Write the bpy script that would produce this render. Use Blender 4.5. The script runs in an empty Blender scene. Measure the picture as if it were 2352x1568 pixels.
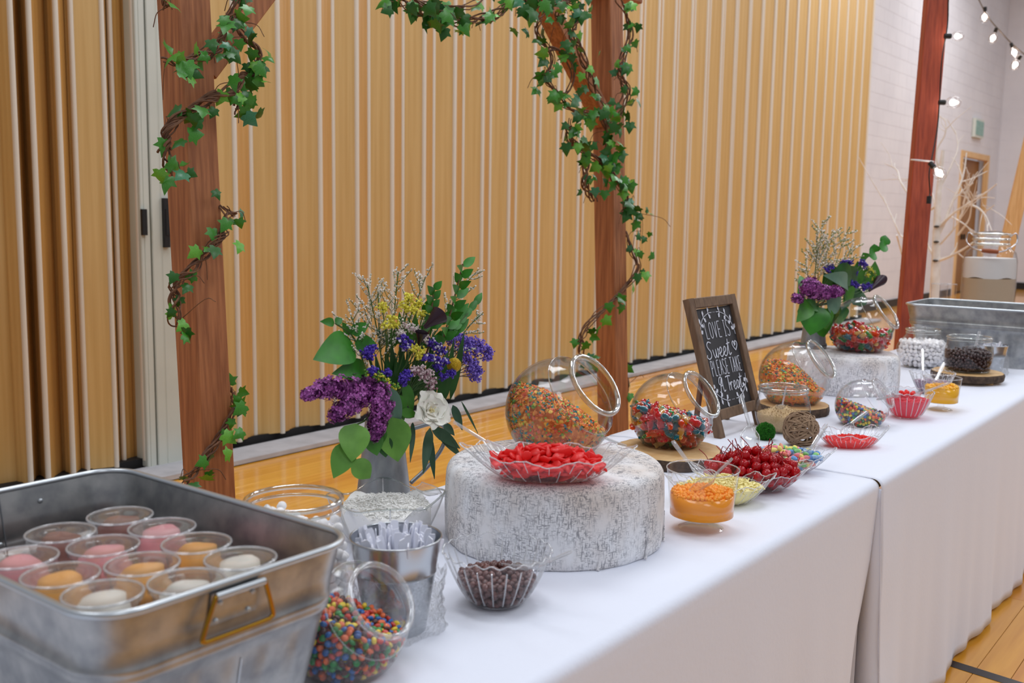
import bpy, bmesh, math, random
import numpy as np
from mathutils import Vector, Matrix

random.seed(7)
RNG = np.random.default_rng(7)
PI = math.pi
SC = bpy.context.scene
COL = SC.collection

# ------------------------------------------------------------------ camera
FPX, PITCH, YAW, ROLL = 2350.0, 0.1252, 0.6585, 0.0149
EYE = np.array([0.0, 0.0, 1.38])
T = 0.745                                    # height of the table tops
_f = np.array([math.cos(YAW) * math.cos(PITCH), math.sin(YAW) * math.cos(PITCH), -math.sin(PITCH)])
_r0 = np.array([math.sin(YAW), -math.cos(YAW), 0.0])
_u0 = np.cross(_r0, _f)
_r = math.cos(ROLL) * _r0 + math.sin(ROLL) * _u0
_u = -math.sin(ROLL) * _r0 + math.cos(ROLL) * _u0
cd = bpy.data.cameras.new('camera')
cam = bpy.data.objects.new('camera', cd)
COL.objects.link(cam)
M = Matrix.Identity(4)
for i in range(3):
    M[i][0], M[i][1], M[i][2], M[i][3] = _r[i], _u[i], -_f[i], EYE[i]
cam.matrix_world = M
cd.sensor_width = 36.0
cd.lens = FPX / 2352.0 * 36.0
cd.clip_end = 100
cd.dof.use_dof = True
cd.dof.focus_distance = 2.40
cd.dof.aperture_fstop = 5.6
SC.camera = cam

# ------------------------------------------------------------------ light
w = bpy.data.worlds.new('world'); SC.world = w; w.use_nodes = True
w.node_tree.nodes['Background'].inputs[0].default_value = (0.88, 0.91, 1.0, 1)
w.node_tree.nodes['Background'].inputs[1].default_value = 0.37
def area(x, y, z, sx, sy, power, col=(0.93, 0.955, 1.0)):
    l = bpy.data.lights.new('ceiling_lamp', 'AREA'); l.shape = 'RECTANGLE'
    l.size, l.size_y, l.energy, l.color = sx, sy, power, col
    o = bpy.data.objects.new('ceiling_lamp', l); o.location = (x, y, z); COL.objects.link(o)
for lx, k in ((-1.0, 0.7), (3.0, 1.0), (7.0, 1.0), (12.0, 1.5), (17.5, 1.7)):
    for ly, q in ((-2.8, 0.95), (2.6, 1.05)):
        area(lx, ly, 6.0, 1.3, 2.6, 86 * k * q)
SC.view_settings.view_transform = 'Standard'
SC.view_settings.look = 'None'
SC.view_settings.gamma = 1.0
SC.view_settings.use_curve_mapping = False
SC.view_settings.exposure = 0.0
SC.cycles.use_denoising = True
SC.cycles.transparent_max_bounces = 40
SC.cycles.max_bounces = 14
SC.cycles.transmission_bounces = 12
SC.cycles.sample_clamp_indirect = 6.0

# ------------------------------------------------------------------ points of the room seen through the lens
def _ray(px, py): return _f * FPX + _r * (px - 1176.0) - _u * (py - 784.0)
def at(px, py, h=0.0):
    "point above the table: height h over the table top"
    r = _ray(px, py); return EYE + r * ((T + h - EYE[2]) / r[2])
def atZ(px, py, z):
    r = _ray(px, py); return EYE + r * ((z - EYE[2]) / r[2])
def atY(px, py, y):
    r = _ray(px, py); return EYE + r * (y / r[1])
def atX(px, py, x):
    r = _ray(px, py); return EYE + r * (x / r[0])

# ------------------------------------------------------------------ materials
def lin(c):
    return tuple(((v / 255.0) / 12.92 if v / 255.0 <= 0.04045 else ((v / 255.0 + 0.055) / 1.055) ** 2.4) for v in c)
MATS = {}
def new_mat(name):
    m = bpy.data.materials.new(name); m.use_nodes = True
    nt = m.node_tree; nt.nodes.clear()
    out = nt.nodes.new('ShaderNodeOutputMaterial')
    return m, nt, out
def N(nt, kind, **kw):
    n = nt.nodes.new(kind)
    for k, v in kw.items():
        if k in n.inputs: n.inputs[k].default_value = v
        else: setattr(n, k, v)
    return n
def pbr(name, rgb, rough=0.5, metal=0.0, rgb2=None, scale=10.0, stretch=(1, 1, 1), detail=4.0, bump=0.0, bscale=None,
        spec=0.5, coat=0.0, trans=0.0, sss=0.0, emit=0.0, contrast=(0.35, 0.65), ior=None, sheen=0.0):
    m, nt, out = new_mat(name)
    p = N(nt, 'ShaderNodeBsdfPrincipled')
    c = lin(rgb) + (1,)
    p.inputs['Base Color'].default_value = c
    p.inputs['Roughness'].default_value = rough
    p.inputs['Metallic'].default_value = metal
    p.inputs['Specular IOR Level'].default_value = spec
    p.inputs['Coat Weight'].default_value = coat
    p.inputs['Transmission Weight'].default_value = trans
    p.inputs['Sheen Weight'].default_value = sheen
    if ior: p.inputs['IOR'].default_value = ior
    if sss:
        p.inputs['Subsurface Weight'].default_value = sss
        p.inputs['Subsurface Radius'].default_value = (0.02, 0.012, 0.008)
        p.inputs['Subsurface Scale'].default_value = 0.4
    if emit:
        p.inputs['Emission Color'].default_value = c
        p.inputs['Emission Strength'].default_value = emit
    if rgb2 is not None or bump:
        tc = N(nt, 'ShaderNodeTexCoord'); mp = N(nt, 'ShaderNodeMapping')
        mp.inputs['Scale'].default_value = stretch
        nt.links.new(tc.outputs['Object'], mp.inputs['Vector'])
        nz = N(nt, 'ShaderNodeTexNoise', Scale=scale, Detail=detail)
        nt.links.new(mp.outputs[0], nz.inputs['Vector'])
        if rgb2 is not None:
            cr = N(nt, 'ShaderNodeValToRGB')
            cr.color_ramp.elements[0].position, cr.color_ramp.elements[1].position = contrast
            cr.color_ramp.elements[0].color = c; cr.color_ramp.elements[1].color = lin(rgb2) + (1,)
            nt.links.new(nz.outputs['Fac'], cr.inputs['Fac'])
            nt.links.new(cr.outputs['Color'], p.inputs['Base Color'])
        if bump:
            nb = nz
            if bscale:
                nb = N(nt, 'ShaderNodeTexNoise', Scale=bscale, Detail=3.0)
                nt.links.new(mp.outputs[0], nb.inputs['Vector'])
            b = N(nt, 'ShaderNodeBump', Strength=bump, Distance=0.01)
            nt.links.new(nb.outputs['Fac'], b.inputs['Height'])
            nt.links.new(b.outputs[0], p.inputs['Normal'])
    nt.links.new(p.outputs[0], out.inputs[0])
    MATS[name] = m
    return m
def thin(name, tint=(1, 1, 1), edge=0.72, haze=0.0, hazecol=(0.9, 0.92, 0.95), f0=0.05, rough=0.03, wrinkle=0.0, wscale=40.0):
    "thin walled clear glass or plastic: clear face on, brighter and darker towards grazing view"
    m, nt, out = new_mat(name)
    lw = N(nt, 'ShaderNodeLayerWeight', Blend=0.5)
    p4 = N(nt, 'ShaderNodeMath', operation='POWER'); p4.inputs[1].default_value = 4.0
    nt.links.new(lw.outputs['Facing'], p4.inputs[0])
    fr = N(nt, 'ShaderNodeMath', operation='MULTIPLY_ADD'); fr.inputs[1].default_value = 0.75; fr.inputs[2].default_value = f0
    nt.links.new(p4.outputs[0], fr.inputs[0])
    mixc = N(nt, 'ShaderNodeMix', data_type='RGBA')
    mixc.inputs[6].default_value = tuple(tint) + (1,)
    mixc.inputs[7].default_value = tuple(t * edge for t in tint) + (1,)
    p2 = N(nt, 'ShaderNodeMath', operation='POWER'); p2.inputs[1].default_value = 2.5
    nt.links.new(lw.outputs['Facing'], p2.inputs[0]); nt.links.new(p2.outputs[0], mixc.inputs[0])
    tr = N(nt, 'ShaderNodeBsdfTransparent'); nt.links.new(mixc.outputs[2], tr.inputs[0])
    gl = N(nt, 'ShaderNodeBsdfGlossy', Roughness=rough)
    base = tr
    if haze:
        df = N(nt, 'ShaderNodeBsdfDiffuse'); df.inputs[0].default_value = tuple(hazecol) + (1,)
        mh = N(nt, 'ShaderNodeMixShader'); mh.inputs[0].default_value = haze
        nt.links.new(tr.outputs[0], mh.inputs[1]); nt.links.new(df.outputs[0], mh.inputs[2]); base = mh
    if wrinkle:
        nz = N(nt, 'ShaderNodeTexNoise', Scale=wscale, Detail=3.0)
        b = N(nt, 'ShaderNodeBump', Strength=wrinkle, Distance=0.02)
        nt.links.new(nz.outputs['Fac'], b.inputs['Height'])
        nt.links.new(b.outputs[0], gl.inputs['Normal']); nt.links.new(b.outputs[0], lw.inputs['Normal'])
    mx = N(nt, 'ShaderNodeMixShader')
    nt.links.new(fr.outputs[0], mx.inputs[0]); nt.links.new(base.outputs[0], mx.inputs[1]); nt.links.new(gl.outputs[0], mx.inputs[2])
    nt.links.new(mx.outputs[0], out.inputs[0])
    MATS[name] = m
    return m
def solid_glass(name, col=(0.80, 0.83, 0.82), rough=0.0, ior=1.46):
    m, nt, out = new_mat(name)
    g = N(nt, 'ShaderNodeBsdfGlass', Roughness=rough, IOR=ior); g.inputs[0].default_value = tuple(col) + (1,)
    tr = N(nt, 'ShaderNodeBsdfTransparent'); tr.inputs[0].default_value = (0.93, 0.95, 0.94, 1)
    mx = N(nt, 'ShaderNodeMixShader'); mx.inputs[0].default_value = 0.5
    nt.links.new(g.outputs[0], mx.inputs[1]); nt.links.new(tr.outputs[0], mx.inputs[2])
    nt.links.new(mx.outputs[0], out.inputs[0]); MATS[name] = m
    return m
def gel(name, rgb, trans=0.5, rough=0.18):
    "translucent sweets: light passes through and scatters"
    m, nt, out = new_mat(name)
    c = lin(rgb) + (1,)
    p = N(nt, 'ShaderNodeBsdfPrincipled'); p.inputs['Base Color'].default_value = c; p.inputs['Roughness'].default_value = rough
    tl = N(nt, 'ShaderNodeBsdfTranslucent'); tl.inputs[0].default_value = c
    tp = N(nt, 'ShaderNodeBsdfTransparent'); tp.inputs[0].default_value = tuple(v ** 0.5 for v in c[:3]) + (1,)
    m1 = N(nt, 'ShaderNodeMixShader'); m1.inputs[0].default_value = 0.35
    m2 = N(nt, 'ShaderNodeMixShader'); m2.inputs[0].default_value = trans
    nt.links.new(p.outputs[0], m1.inputs[1]); nt.links.new(tl.outputs[0], m1.inputs[2])
    nt.links.new(m1.outputs[0], m2.inputs[1]); nt.links.new(tp.outputs[0], m2.inputs[2])
    nt.links.new(m2.outputs[0], out.inputs[0]); MATS[name] = m
    return m

def jelly(name, rgb):
    "clear fruit jelly: light is refracted and tinted"
    m, nt, out = new_mat(name); c = tuple(v ** 1.45 for v in lin(rgb)) + (1,)
    p = N(nt, 'ShaderNodeBsdfPrincipled', Roughness=0.14); p.inputs['Base Color'].default_value = c; p.inputs['Transmission Weight'].default_value = 0.6; p.inputs['IOR'].default_value = 1.38
    tl = N(nt, 'ShaderNodeBsdfTranslucent'); tl.inputs[0].default_value = c
    mx = N(nt, 'ShaderNodeMixShader'); mx.inputs[0].default_value = 0.25
    nt.links.new(p.outputs[0], mx.inputs[1]); nt.links.new(tl.outputs[0], mx.inputs[2]); nt.links.new(mx.outputs[0], out.inputs[0])
    MATS[name] = m
    return m

# ------------------------------------------------------------------ mesh building
ORG = {}
class MB:
    def __init__(s): s.v = []; s.f = []; s.m = []; s.n = 0
    def add(s, v, f, mi=0):
        v = np.asarray(v, dtype=float).reshape(-1, 3)
        s.v.append(v); n = s.n
        s.f.extend([tuple(i + n for i in q) for q in f]); s.m.extend([mi] * len(f)); s.n += len(v)
    def grid(s, P, cu=False, cv=False, mi=0):
        P = np.asarray(P, dtype=float); a, b = P.shape[:2]
        f = []
        for i in range(a if cu else a - 1):
            for j in range(b if cv else b - 1):
                i2, j2 = (i + 1) % a, (j + 1) % b
                f.append((i * b + j, i2 * b + j, i2 * b + j2, i * b + j2))
        s.add(P.reshape(-1, 3), f, mi)
    def tube(s, pts, r, seg=8, closed=False, mi=0, caps=True):
        P = np.asarray(pts, dtype=float); n = len(P)
        R = np.full(n, r) if np.isscalar(r) else np.asarray(r, dtype=float)
        tan = np.roll(P, -1, 0) - np.roll(P, 1, 0)
        if not closed: tan[0] = P[1] - P[0]; tan[-1] = P[-1] - P[-2]
        tan /= np.linalg.norm(tan, axis=1)[:, None] + 1e-12
        up = np.array([0, 0, 1.0]) if abs(tan[0][2]) < 0.9 else np.array([1.0, 0, 0])
        nrm = np.cross(tan[0], up); nrm /= np.linalg.norm(nrm)
        a = np.arange(seg) * 2 * PI / seg; rings = []
        for i in range(n):
            nrm = nrm - tan[i] * (nrm @ tan[i]); nrm /= np.linalg.norm(nrm) + 1e-12
            bn = np.cross(tan[i], nrm)
            rings.append(P[i] + R[i] * (np.cos(a)[:, None] * nrm + np.sin(a)[:, None] * bn))
        k = s.n
        s.grid(np.array(rings), cu=closed, cv=True, mi=mi)
        if caps and not closed:
            s.f.append(tuple(k + j for j in range(seg))[::-1]); s.m.append(mi)
            s.f.append(tuple(k + (n - 1) * seg + j for j in range(seg))); s.m.append(mi)
    def lathe(s, prof, seg=32, c=(0, 0, 0), axis=(0, 0, 1), mi=0, warp=None):
        "profile of (radius, height) turned about an axis through c"
        ax = np.asarray(axis, float); ax /= np.linalg.norm(ax)
        u = np.cross(ax, (0, 1, 0) if abs(ax[1]) < 0.9 else (1, 0, 0)); u /= np.linalg.norm(u)
        v = np.cross(ax, u); a = np.arange(seg) * 2 * PI / seg
        P = np.array([[np.asarray(c) + ax * z + r * (math.cos(t) * u + math.sin(t) * v) for t in a] for r, z in prof])
        if warp: P = warp(P)
        s.grid(P, cv=True, mi=mi)
    def box(s, lo, hi, mi=0):
        (a, b, c), (d, e, f) = lo, hi
        v = [(a, b, c), (d, b, c), (d, e, c), (a, e, c), (a, b, f), (d, b, f), (d, e, f), (a, e, f)]
        s.add(v, [(0, 3, 2, 1), (4, 5, 6, 7), (0, 1, 5, 4), (1, 2, 6, 5), (2, 3, 7, 6), (3, 0, 4, 7)], mi)
    def bar(s, a, b, wx, wy, xdir, bev=0.0, mi=0):
        "squared timber from a to b, section wx by wy, chamfered edges"
        a, b = np.asarray(a, float), np.asarray(b, float)
        d = (b - a) / np.linalg.norm(b - a)
        x = np.asarray(xdir, float); x = x - d * (x @ d); x /= np.linalg.norm(x); y = np.cross(d, x)
        hx, hy = wx / 2, wy / 2; e = bev
        sec = [(hx, hy)] if False else [(hx - e, -hy), (hx, -hy + e), (hx, hy - e), (hx - e, hy), (-hx + e, hy), (-hx, hy - e), (-hx, -hy + e), (-hx + e, -hy)]
        P = np.array([[p + x * u + y * v for u, v in sec] for p in (a, b)])
        k = s.n; s.grid(P, cv=True, mi=mi)
        s.f.append(tuple(k + j for j in range(8))[::-1]); s.f.append(tuple(k + 8 + j for j in range(8))); s.m += [mi, mi]
    def ell(s, c, r, nu=8, nv=12, rot=None, mi=0):
        th = np.linspace(0, PI, nu + 1); ph = np.arange(nv) * 2 * PI / nv
        P = np.stack([np.outer(np.sin(th), np.cos(ph)), np.outer(np.sin(th), np.sin(ph)), np.outer(np.cos(th), np.ones(nv))], -1)
        P = P * np.asarray(r, float)
        if rot is not None: P = P @ np.asarray(rot, float).T
        s.grid(P + np.asarray(c, float), cv=True, mi=mi)
    def poly(s, P, mi=0):
        s.add(P, [tuple(range(len(P)))], mi)
    def mesh(s, name, mats, org=(0, 0, 0), smooth=True, sharp=40):
        me = bpy.data.meshes.new(name)
        V = np.concatenate(s.v) - np.asarray(org, float)
        me.from_pydata(V.tolist(), [], s.f)
        if not isinstance(mats, (list, tuple)): mats = [mats]
        for m in mats: me.materials.append(MATS[m] if isinstance(m, str) else m)
        if len(mats) > 1: me.polygons.foreach_set('material_index', s.m)
        if smooth:
            me.shade_smooth()
            if sharp < 180: me.set_sharp_from_angle(angle=math.radians(sharp))
        me.update()
        return me
    def build(s, name, mats, parent=None, org=None, smooth=True, sharp=40, **props):
        o0 = ORG[parent.name] if parent is not None else np.asarray(org if org is not None else (0, 0, 0), float)
        o = bpy.data.objects.new(name, s.mesh(name, mats, o0, smooth, sharp)); COL.objects.link(o)
        if parent is not None: o.parent = parent
        else: o.location = o0
        ORG[o.name] = o0
        for k, v in props.items(): o[k] = v
        return o
def thing(name, label, category, loc, group=None):
    o = bpy.data.objects.new(name, None); COL.objects.link(o); o.location = tuple(loc)
    o.empty_display_size = 0.05
    o['label'] = label; o['category'] = category
    if group: o['group'] = group
    ORG[o.name] = np.asarray(loc, float)
    return o
def inst(name, me, loc, rot=None, parent=None, **props):
    "one more object on shared mesh data"
    o = bpy.data.objects.new(name, me); COL.objects.link(o)
    l = np.asarray(loc, float)
    if parent is not None: o.parent = parent; l = l - ORG[parent.name]
    o.location = tuple(l)
    if rot is not None: o.rotation_euler = Matrix([list(map(float, q)) for q in rot]).to_euler()
    for k, v in props.items(): o[k] = v
    return o
def rand_rot():
    q = RNG.normal(size=4); q /= np.linalg.norm(q)
    a, b, c, d = q
    return np.array([[1 - 2 * (c * c + d * d), 2 * (b * c - a * d), 2 * (b * d + a * c)],
                     [2 * (b * c + a * d), 1 - 2 * (b * b + d * d), 2 * (c * d - a * b)],
                     [2 * (b * d - a * c), 2 * (c * d + a * b), 1 - 2 * (b * b + c * c)]])
def frame(d, up=(0, 0, 1)):
    "columns: x side, y along d, z face normal nearest up"
    d = np.asarray(d, float); d = d / np.linalg.norm(d)
    z = np.asarray(up, float); z = z - d * (z @ d)
    if np.linalg.norm(z) < 1e-4: z = np.array([1.0, 0, 0]) - d * d[0]
    z /= np.linalg.norm(z); x = np.cross(d, z)
    return np.stack([x, d, z], 1)
def smooth_path(pts, n=8):
    P = [np.asarray(p, float) for p in pts]
    P = [2 * P[0] - P[1]] + P + [2 * P[-1] - P[-2]]
    out = []
    for i in range(1, len(P) - 2):
        for t in np.linspace(0, 1, n, endpoint=False):
            a, b, c, d = P[i - 1], P[i], P[i + 1], P[i + 2]
            out.append(0.5 * (2 * b + (c - a) * t + (2 * a - 5 * b + 4 * c - d) * t * t + (3 * b - a - 3 * c + d) * t ** 3))
    out.append(P[-2])
    return np.array(out)
def pack(r, lo, hi, cx, cy, a, b, frac=0.56, nmax=700, iters=45, shell=None):
    "settle spheres of radius r between the surfaces lo(x,y) and hi(x,y) inside an ellipse a by b"
    def sample(k):
        t = RNG.random(k) * 2 * PI; q = np.sqrt(RNG.random(k))
        return cx + (a - r) * q * np.cos(t), cy + (b - r) * q * np.sin(t)
    x, y = sample(4000); th = np.maximum(hi(x, y) - lo(x, y), 0)
    vol = th.mean() * PI * a * b
    n = int(min(nmax, max(3, frac * vol / (4.19 * r ** 3))))
    x, y = sample(n * 30); l, h = lo(x, y) + r, hi(x, y) - r * 0.6
    ok = RNG.random(len(x)) * max(th.max(), 1e-6) < (h - l + r)
    x, y, l, h = x[ok][:n], y[ok][:n], l[ok][:n], h[ok][:n]
    P = np.stack([x, y, l + np.maximum(h - l, 0) * RNG.random(len(x))], 1)
    for it in range(iters):
        D = P[:, None] - P[None]; d = np.sqrt((D ** 2).sum(-1)) + 1e-9
        np.fill_diagonal(d, 9)
        push = np.maximum(0, 2 * r - d) * 0.35
        P = P + (D / d[..., None] * push[..., None]).sum(1)
        ex, ey = (P[:, 0] - cx) / (a - r), (P[:, 1] - cy) / (b - r)
        q = np.maximum(1, np.sqrt(ex ** 2 + ey ** 2))
        P[:, 0] = cx + (P[:, 0] - cx) / q; P[:, 1] = cy + (P[:, 1] - cy) / q
        l, h = lo(P[:, 0], P[:, 1]) + r, hi(P[:, 0], P[:, 1]) - r * 0.6
        P[:, 2] = np.maximum(np.minimum(P[:, 2], h), l)
    return P

# ------------------------------------------------------------------ material library
pbr('maple', (232, 166, 58), 0.20, rgb2=(214, 146, 44), scale=3.0, stretch=(0.6, 9, 1), coat=0.4)
pbr('maple_pale', (238, 176, 68), 0.20, rgb2=(222, 156, 50), scale=3.0, stretch=(0.6, 9, 1), coat=0.4)
pbr('maple_dark', (222, 152, 50), 0.20, rgb2=(202, 130, 38), scale=3.0, stretch=(0.6, 9, 1), coat=0.4)
pbr('floor_gap', (96, 60, 26), 0.6)
pbr('line_paint', (38, 38, 42), 0.35)
pbr('concrete', (168, 168, 172), 0.7, rgb2=(186, 186, 190), scale=8, bump=0.1)
pbr('black_rubber', (16, 16, 18), 0.7)
pbr('vinyl_lit', (208, 172, 112), 0.32, rgb2=(198, 160, 98), scale=2.0, stretch=(20, 20, 0.5), bump=0.05, bscale=60)  # partition vinyl with the brighter light on one fold side put into its colour
pbr('vinyl_shaded', (198, 152, 88), 0.34, rgb2=(188, 140, 74), scale=2.0, stretch=(20, 20, 0.5), bump=0.05, bscale=60)  # same vinyl, shade of the other fold side put into its colour
pbr('trim_cream', (216, 206, 190), 0.4)
pbr('frame_white', (200, 204, 194), 0.4, rgb2=(192, 196, 186), scale=3)
pbr('black_metal', (14, 14, 15), 0.45)
pbr('block_wall', (222, 219, 222), 0.75, rgb2=(214, 211, 215), scale=1.5, bump=0.1)
pbr('baseboard_black', (22, 22, 24), 0.5)
pbr('door_frame_wood', (226, 186, 132), 0.5, rgb2=(212, 168, 112), scale=4, stretch=(6, 6, 0.5))
pbr('door_wood', (158, 110, 58), 0.5, rgb2=(142, 96, 46), scale=4, stretch=(8, 8, 0.4))
pbr('cloth_white', (234, 238, 250), 0.85, bump=0.06, bscale=90, scale=300, sheen=0.2)
pbr('table_plastic', (190, 190, 188), 0.5)
pbr('table_leg_metal', (96, 96, 100), 0.4, metal=0.9)

# ------------------------------------------------------------------ floor
FZ = 0.0
mb = MB(); mb.box((-3, -6, -0.06), (23.2, 5.4, -0.004))
floor = mb.build('floor', 'floor_gap', kind='structure')
pl = {}
def plank(x0, x1, y0, wd=0.1):
    key = round(x1 - x0, 2)
    if key not in pl:
        b = MB(); L = key - 0.0015; W_ = wd - 0.0016
        b.add([(0, 0, -0.006), (L, 0, -0.006), (L, W_, -0.006), (0, W_, -0.006), (0, 0, -0.0006), (L, 0, -0.0006), (L, W_, -0.0006), (0, W_, -0.0006),
               (0.0006, 0.0006, 0), (L - 0.0006, 0.0006, 0), (L - 0.0006, W_ - 0.0006, 0), (0.0006, W_ - 0.0006, 0)],
              [(0, 1, 5, 4), (1, 2, 6, 5), (2, 3, 7, 6), (3, 0, 4, 7), (4, 5, 9, 8), (5, 6, 10, 9), (6, 7, 11, 10), (7, 4, 8, 11), (8, 9, 10, 11)])
        pl[key] = [b.mesh('plank', m, smooth=False) for m in ('maple', 'maple_pale', 'maple_dark')]
    o = inst('plank', random.choice(pl[key]), (x0, y0, 0), parent=floor)
for k in range(14):
    y0 = -0.6 + 0.1 * k; x = 1.7; L = random.choice((0.5, 0.9, 1.3, 1.7))
    while x < 5.59:
        e = min(x + L, 5.6); e = 5.6 if 5.6 - e < 0.3 else e
        plank(x, e, y0); x = e; L = 1.8
for k in range(29):
    y0 = 1.62 + 0.1 * k; x = 0.6; L = random.choice((0.8, 1.2, 1.6, 2.0, 2.4))
    while x < 13.89:
        e = min(x + L, 13.9); e = 13.9 if 13.9 - e < 0.4 else e
        plank(x, e, y0); x = e; L = 2.8
mb = MB()
def plank_fill(x0, x1, y0, y1):
    y = y0
    while y < y1 - 0.02:
        x = x0
        while x < x1 - 0.1:
            e = min(x + 3.0, x1)
            mb.box((x, y, -0.006), (e - 0.0015, y + 0.1 - 0.0016, 0), random.choice((0, 1, 2))); x = e
        y += 0.1
plank_fill(13.9, 22.5, 0.82, 5.1); plank_fill(5.6, 22.5, -3.0, 0.8); plank_fill(5.6, 13.9, 0.82, 1.62); plank_fill(-1.5, 1.7, -1.5, 0.8); plank_fill(-1.5, 5.6, 0.82, 1.62); plank_fill(-1.5, 0.6, 1.62, 4.5)
mb.build('far_planks', ['maple', 'maple_pale', 'maple_dark'], parent=floor, smooth=False, kind='stuff')
pa, pb = atZ(2149, 1512, 0), atZ(2316, 1565, 0)
dv = (pb - pa) / np.linalg.norm(pb - pa)
mb = MB(); q0, q1 = pa - dv * 0.6, pa + dv * 1.4
nx = np.array([dv[1], -dv[0], 0]) * 0.024
mb.poly([tuple(p + np.array([0, 0, 0.0012])) for p in (q0 - nx, q1 - nx, q1 + nx, q0 + nx)])
mb.build('painted_line', 'line_paint', parent=floor)

# ------------------------------------------------------------------ folding partition
PH = 5.2
mb = MB(); mb.box((0.5, 4.87, 0.0), (13.95, 4.90, PH))
wall_back = mb.build('wall_back', 'vinyl_shaded', kind='structure')
def fold_panel(a, b, mat, flutes=4, z0=0.064):
    "one fluted leaf of the accordion between two fold lines"
    a, b = np.asarray(a, float), np.asarray(b, float); d = b - a; L = np.linalg.norm(d); n = np.array([d[1], -d[0]]) / L
    if n[1] > 0: n = -n
    pts = []; k = flutes * 6
    for i in range(k + 1):
        t = i / k; g = 0.0022 * (0.5 - 0.5 * math.cos(2 * PI * t * flutes)) ** 0.5 if 0 < i < k else 0
        pts.append(a + d * t + n * g)
    back = [p - n * 0.004 for p in pts]
    P = np.array([[(p[0], p[1], z) for p in pts + back[::-1]] for z in (z0, PH)])
    m = MB(); m.grid(P, cv=True)
    return m.build('panel', mat, parent=wall_back)
strip_me = None
def fold_strip(x, y, wd=0.029, z0=0.06):
    m = MB(); a = np.linspace(PI, 2 * PI, 9)
    sec = [(x + wd / 2 * math.cos(t), y - 0.004 + 0.010 * math.sin(t)) for t in a]
    P = np.array([[(p[0], p[1], z) for p in sec + [(x + wd / 2, y + 0.006), (x - wd / 2, y + 0.006)]] for z in (z0, PH)])
    m.grid(P, cv=True); m.build('hinge_strip', 'trim_cream', parent=wall_back, sharp=60)
YF, YB = 4.722, 4.778
xs = []
x = 3.578
folds = [(3.36, 4.75)]
k = 0
while x < 13.8:
    folds.append((x, YF)); folds.append((x + 0.1525, YB)); x += 0.3052 + random.uniform(-0.008, 0.008)
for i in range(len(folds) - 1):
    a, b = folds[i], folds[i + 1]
    lit_face = b[1] <= a[1]
    fold_panel(a, b, 'vinyl_lit' if lit_face else 'vinyl_shaded', 4 if i < 40 else 2)  # tone follows the facing of the fold, painting in its light and shade
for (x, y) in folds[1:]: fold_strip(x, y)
# the bunched leaf left of the meeting posts
lf = [(-150, 4.84), (-95, 4.72), (-60, 4.82), (8, 4.80), (42, 4.70), (62, 4.86), (84, 4.70), (120, 4.83), (144, 4.715), (163, 4.80), (178, 4.76), (247, 4.715), (257, 4.83), (265, 4.80), (292, 4.84), (316, 4.735)]
lp = [(atY(px, 460, y)[0], y) for px, y in lf]
ext = [(lp[0][0] - 0.11 * k, 4.72 if k % 2 else 4.82) for k in range(12, 0, -1)]
lp = ext + lp; lf = [(-999, p[1]) for p in ext] + lf
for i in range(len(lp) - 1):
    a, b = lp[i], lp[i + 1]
    fold_panel(a, b, 'vinyl_lit' if b[1] <= a[1] else 'vinyl_shaded', 3)  # painted light and shade by facing here too
for (px, y), p in zip(lf, lp):
    if y < 4.79 or px == 265: fold_strip(p[0], p[1], 0.022)
# meeting posts with their latches
def framebox(x0, x1, y0, y1, name='lead_post'):
    m = MB(); e = 0.004
    sec = [(x0, y1), (x0, y0 + e), (x0 + e, y0), (x0 + 0.3 * (x1 - x0), y0), (x0 + 0.32 * (x1 - x0), y0 + 0.003), (x0 + 0.36 * (x1 - x0), y0 + 0.003), (x0 + 0.38 * (x1 - x0), y0), (x1 - e, y0), (x1, y0 + e), (x1, y1)]
    m.grid(np.array([[(p[0], p[1], z) for p in sec] for z in (0.03, PH)]), cv=True)
    m.build(name, 'frame_white', parent=wall_back, smooth=False)
xa, xb, xc, xd_ = [atY(p, 460, 4.70)[0] for p in (322, 343.5, 346.5, 406)]
framebox(xa, xb, 4.70, 4.80); framebox(xc, xd_, 4.695, 4.80)
def latch(px0, px1, py0, py1, y):
    a, b = atY(px0, py1, y), atY(px1, py0, y); m = MB()
    m.bar(((a[0] + b[0]) / 2, y - 0.011, a[2]), ((a[0] + b[0]) / 2, y - 0.011, b[2]), b[0] - a[0], 0.022, (1, 0, 0), 0.003)
    return m
latch(323, 333, 480, 540, 4.70).build('latch', 'black_metal', parent=wall_back)
m = latch(373, 384, 455, 568, 4.695); m2 = latch(377, 395, 480, 540, 4.69)
m.add(np.concatenate(m2.v), m2.f); m.build('latch', 'black_metal', parent=wall_back)
mb = MB(); mb.box((0.5, 4.75, 0.006), (13.95, 4.82, 0.068)); mb.build('floor_sweep', 'black_rubber', parent=wall_back, smooth=False)
# threshold along the partition
mb = MB(); mb.bar((7.2, 4.59, 0.006), (7.2, 4.59, 0.03), 13.4, 0.25, (1, 0, 0), 0.004)
mb.build('trim_1', 'concrete', kind='structure', smooth=False)

# ------------------------------------------------------------------ far walls and door
DX0, DX1, DZ = 19.72, 21.73, 2.62
mb = MB()
mb.box((13.93, 5.1, 0), (DX0, 5.3, 6.2)); mb.box((DX1, 5.1, 0), (22.5, 5.3, 6.2)); mb.box((DX0, 5.1, DZ), (DX1, 5.3, 6.2)); mb.box((13.93, 4.86, 0), (13.98, 5.1, 6.2))
wl = mb.build('wall_left', 'block_wall', kind='structure', smooth=False)
mb = MB(); mb.box((22.5, -6, 0), (22.7, 5.3, 6.2)); wf = mb.build('wall_far', 'block_wall', kind='structure', smooth=False)
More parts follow.
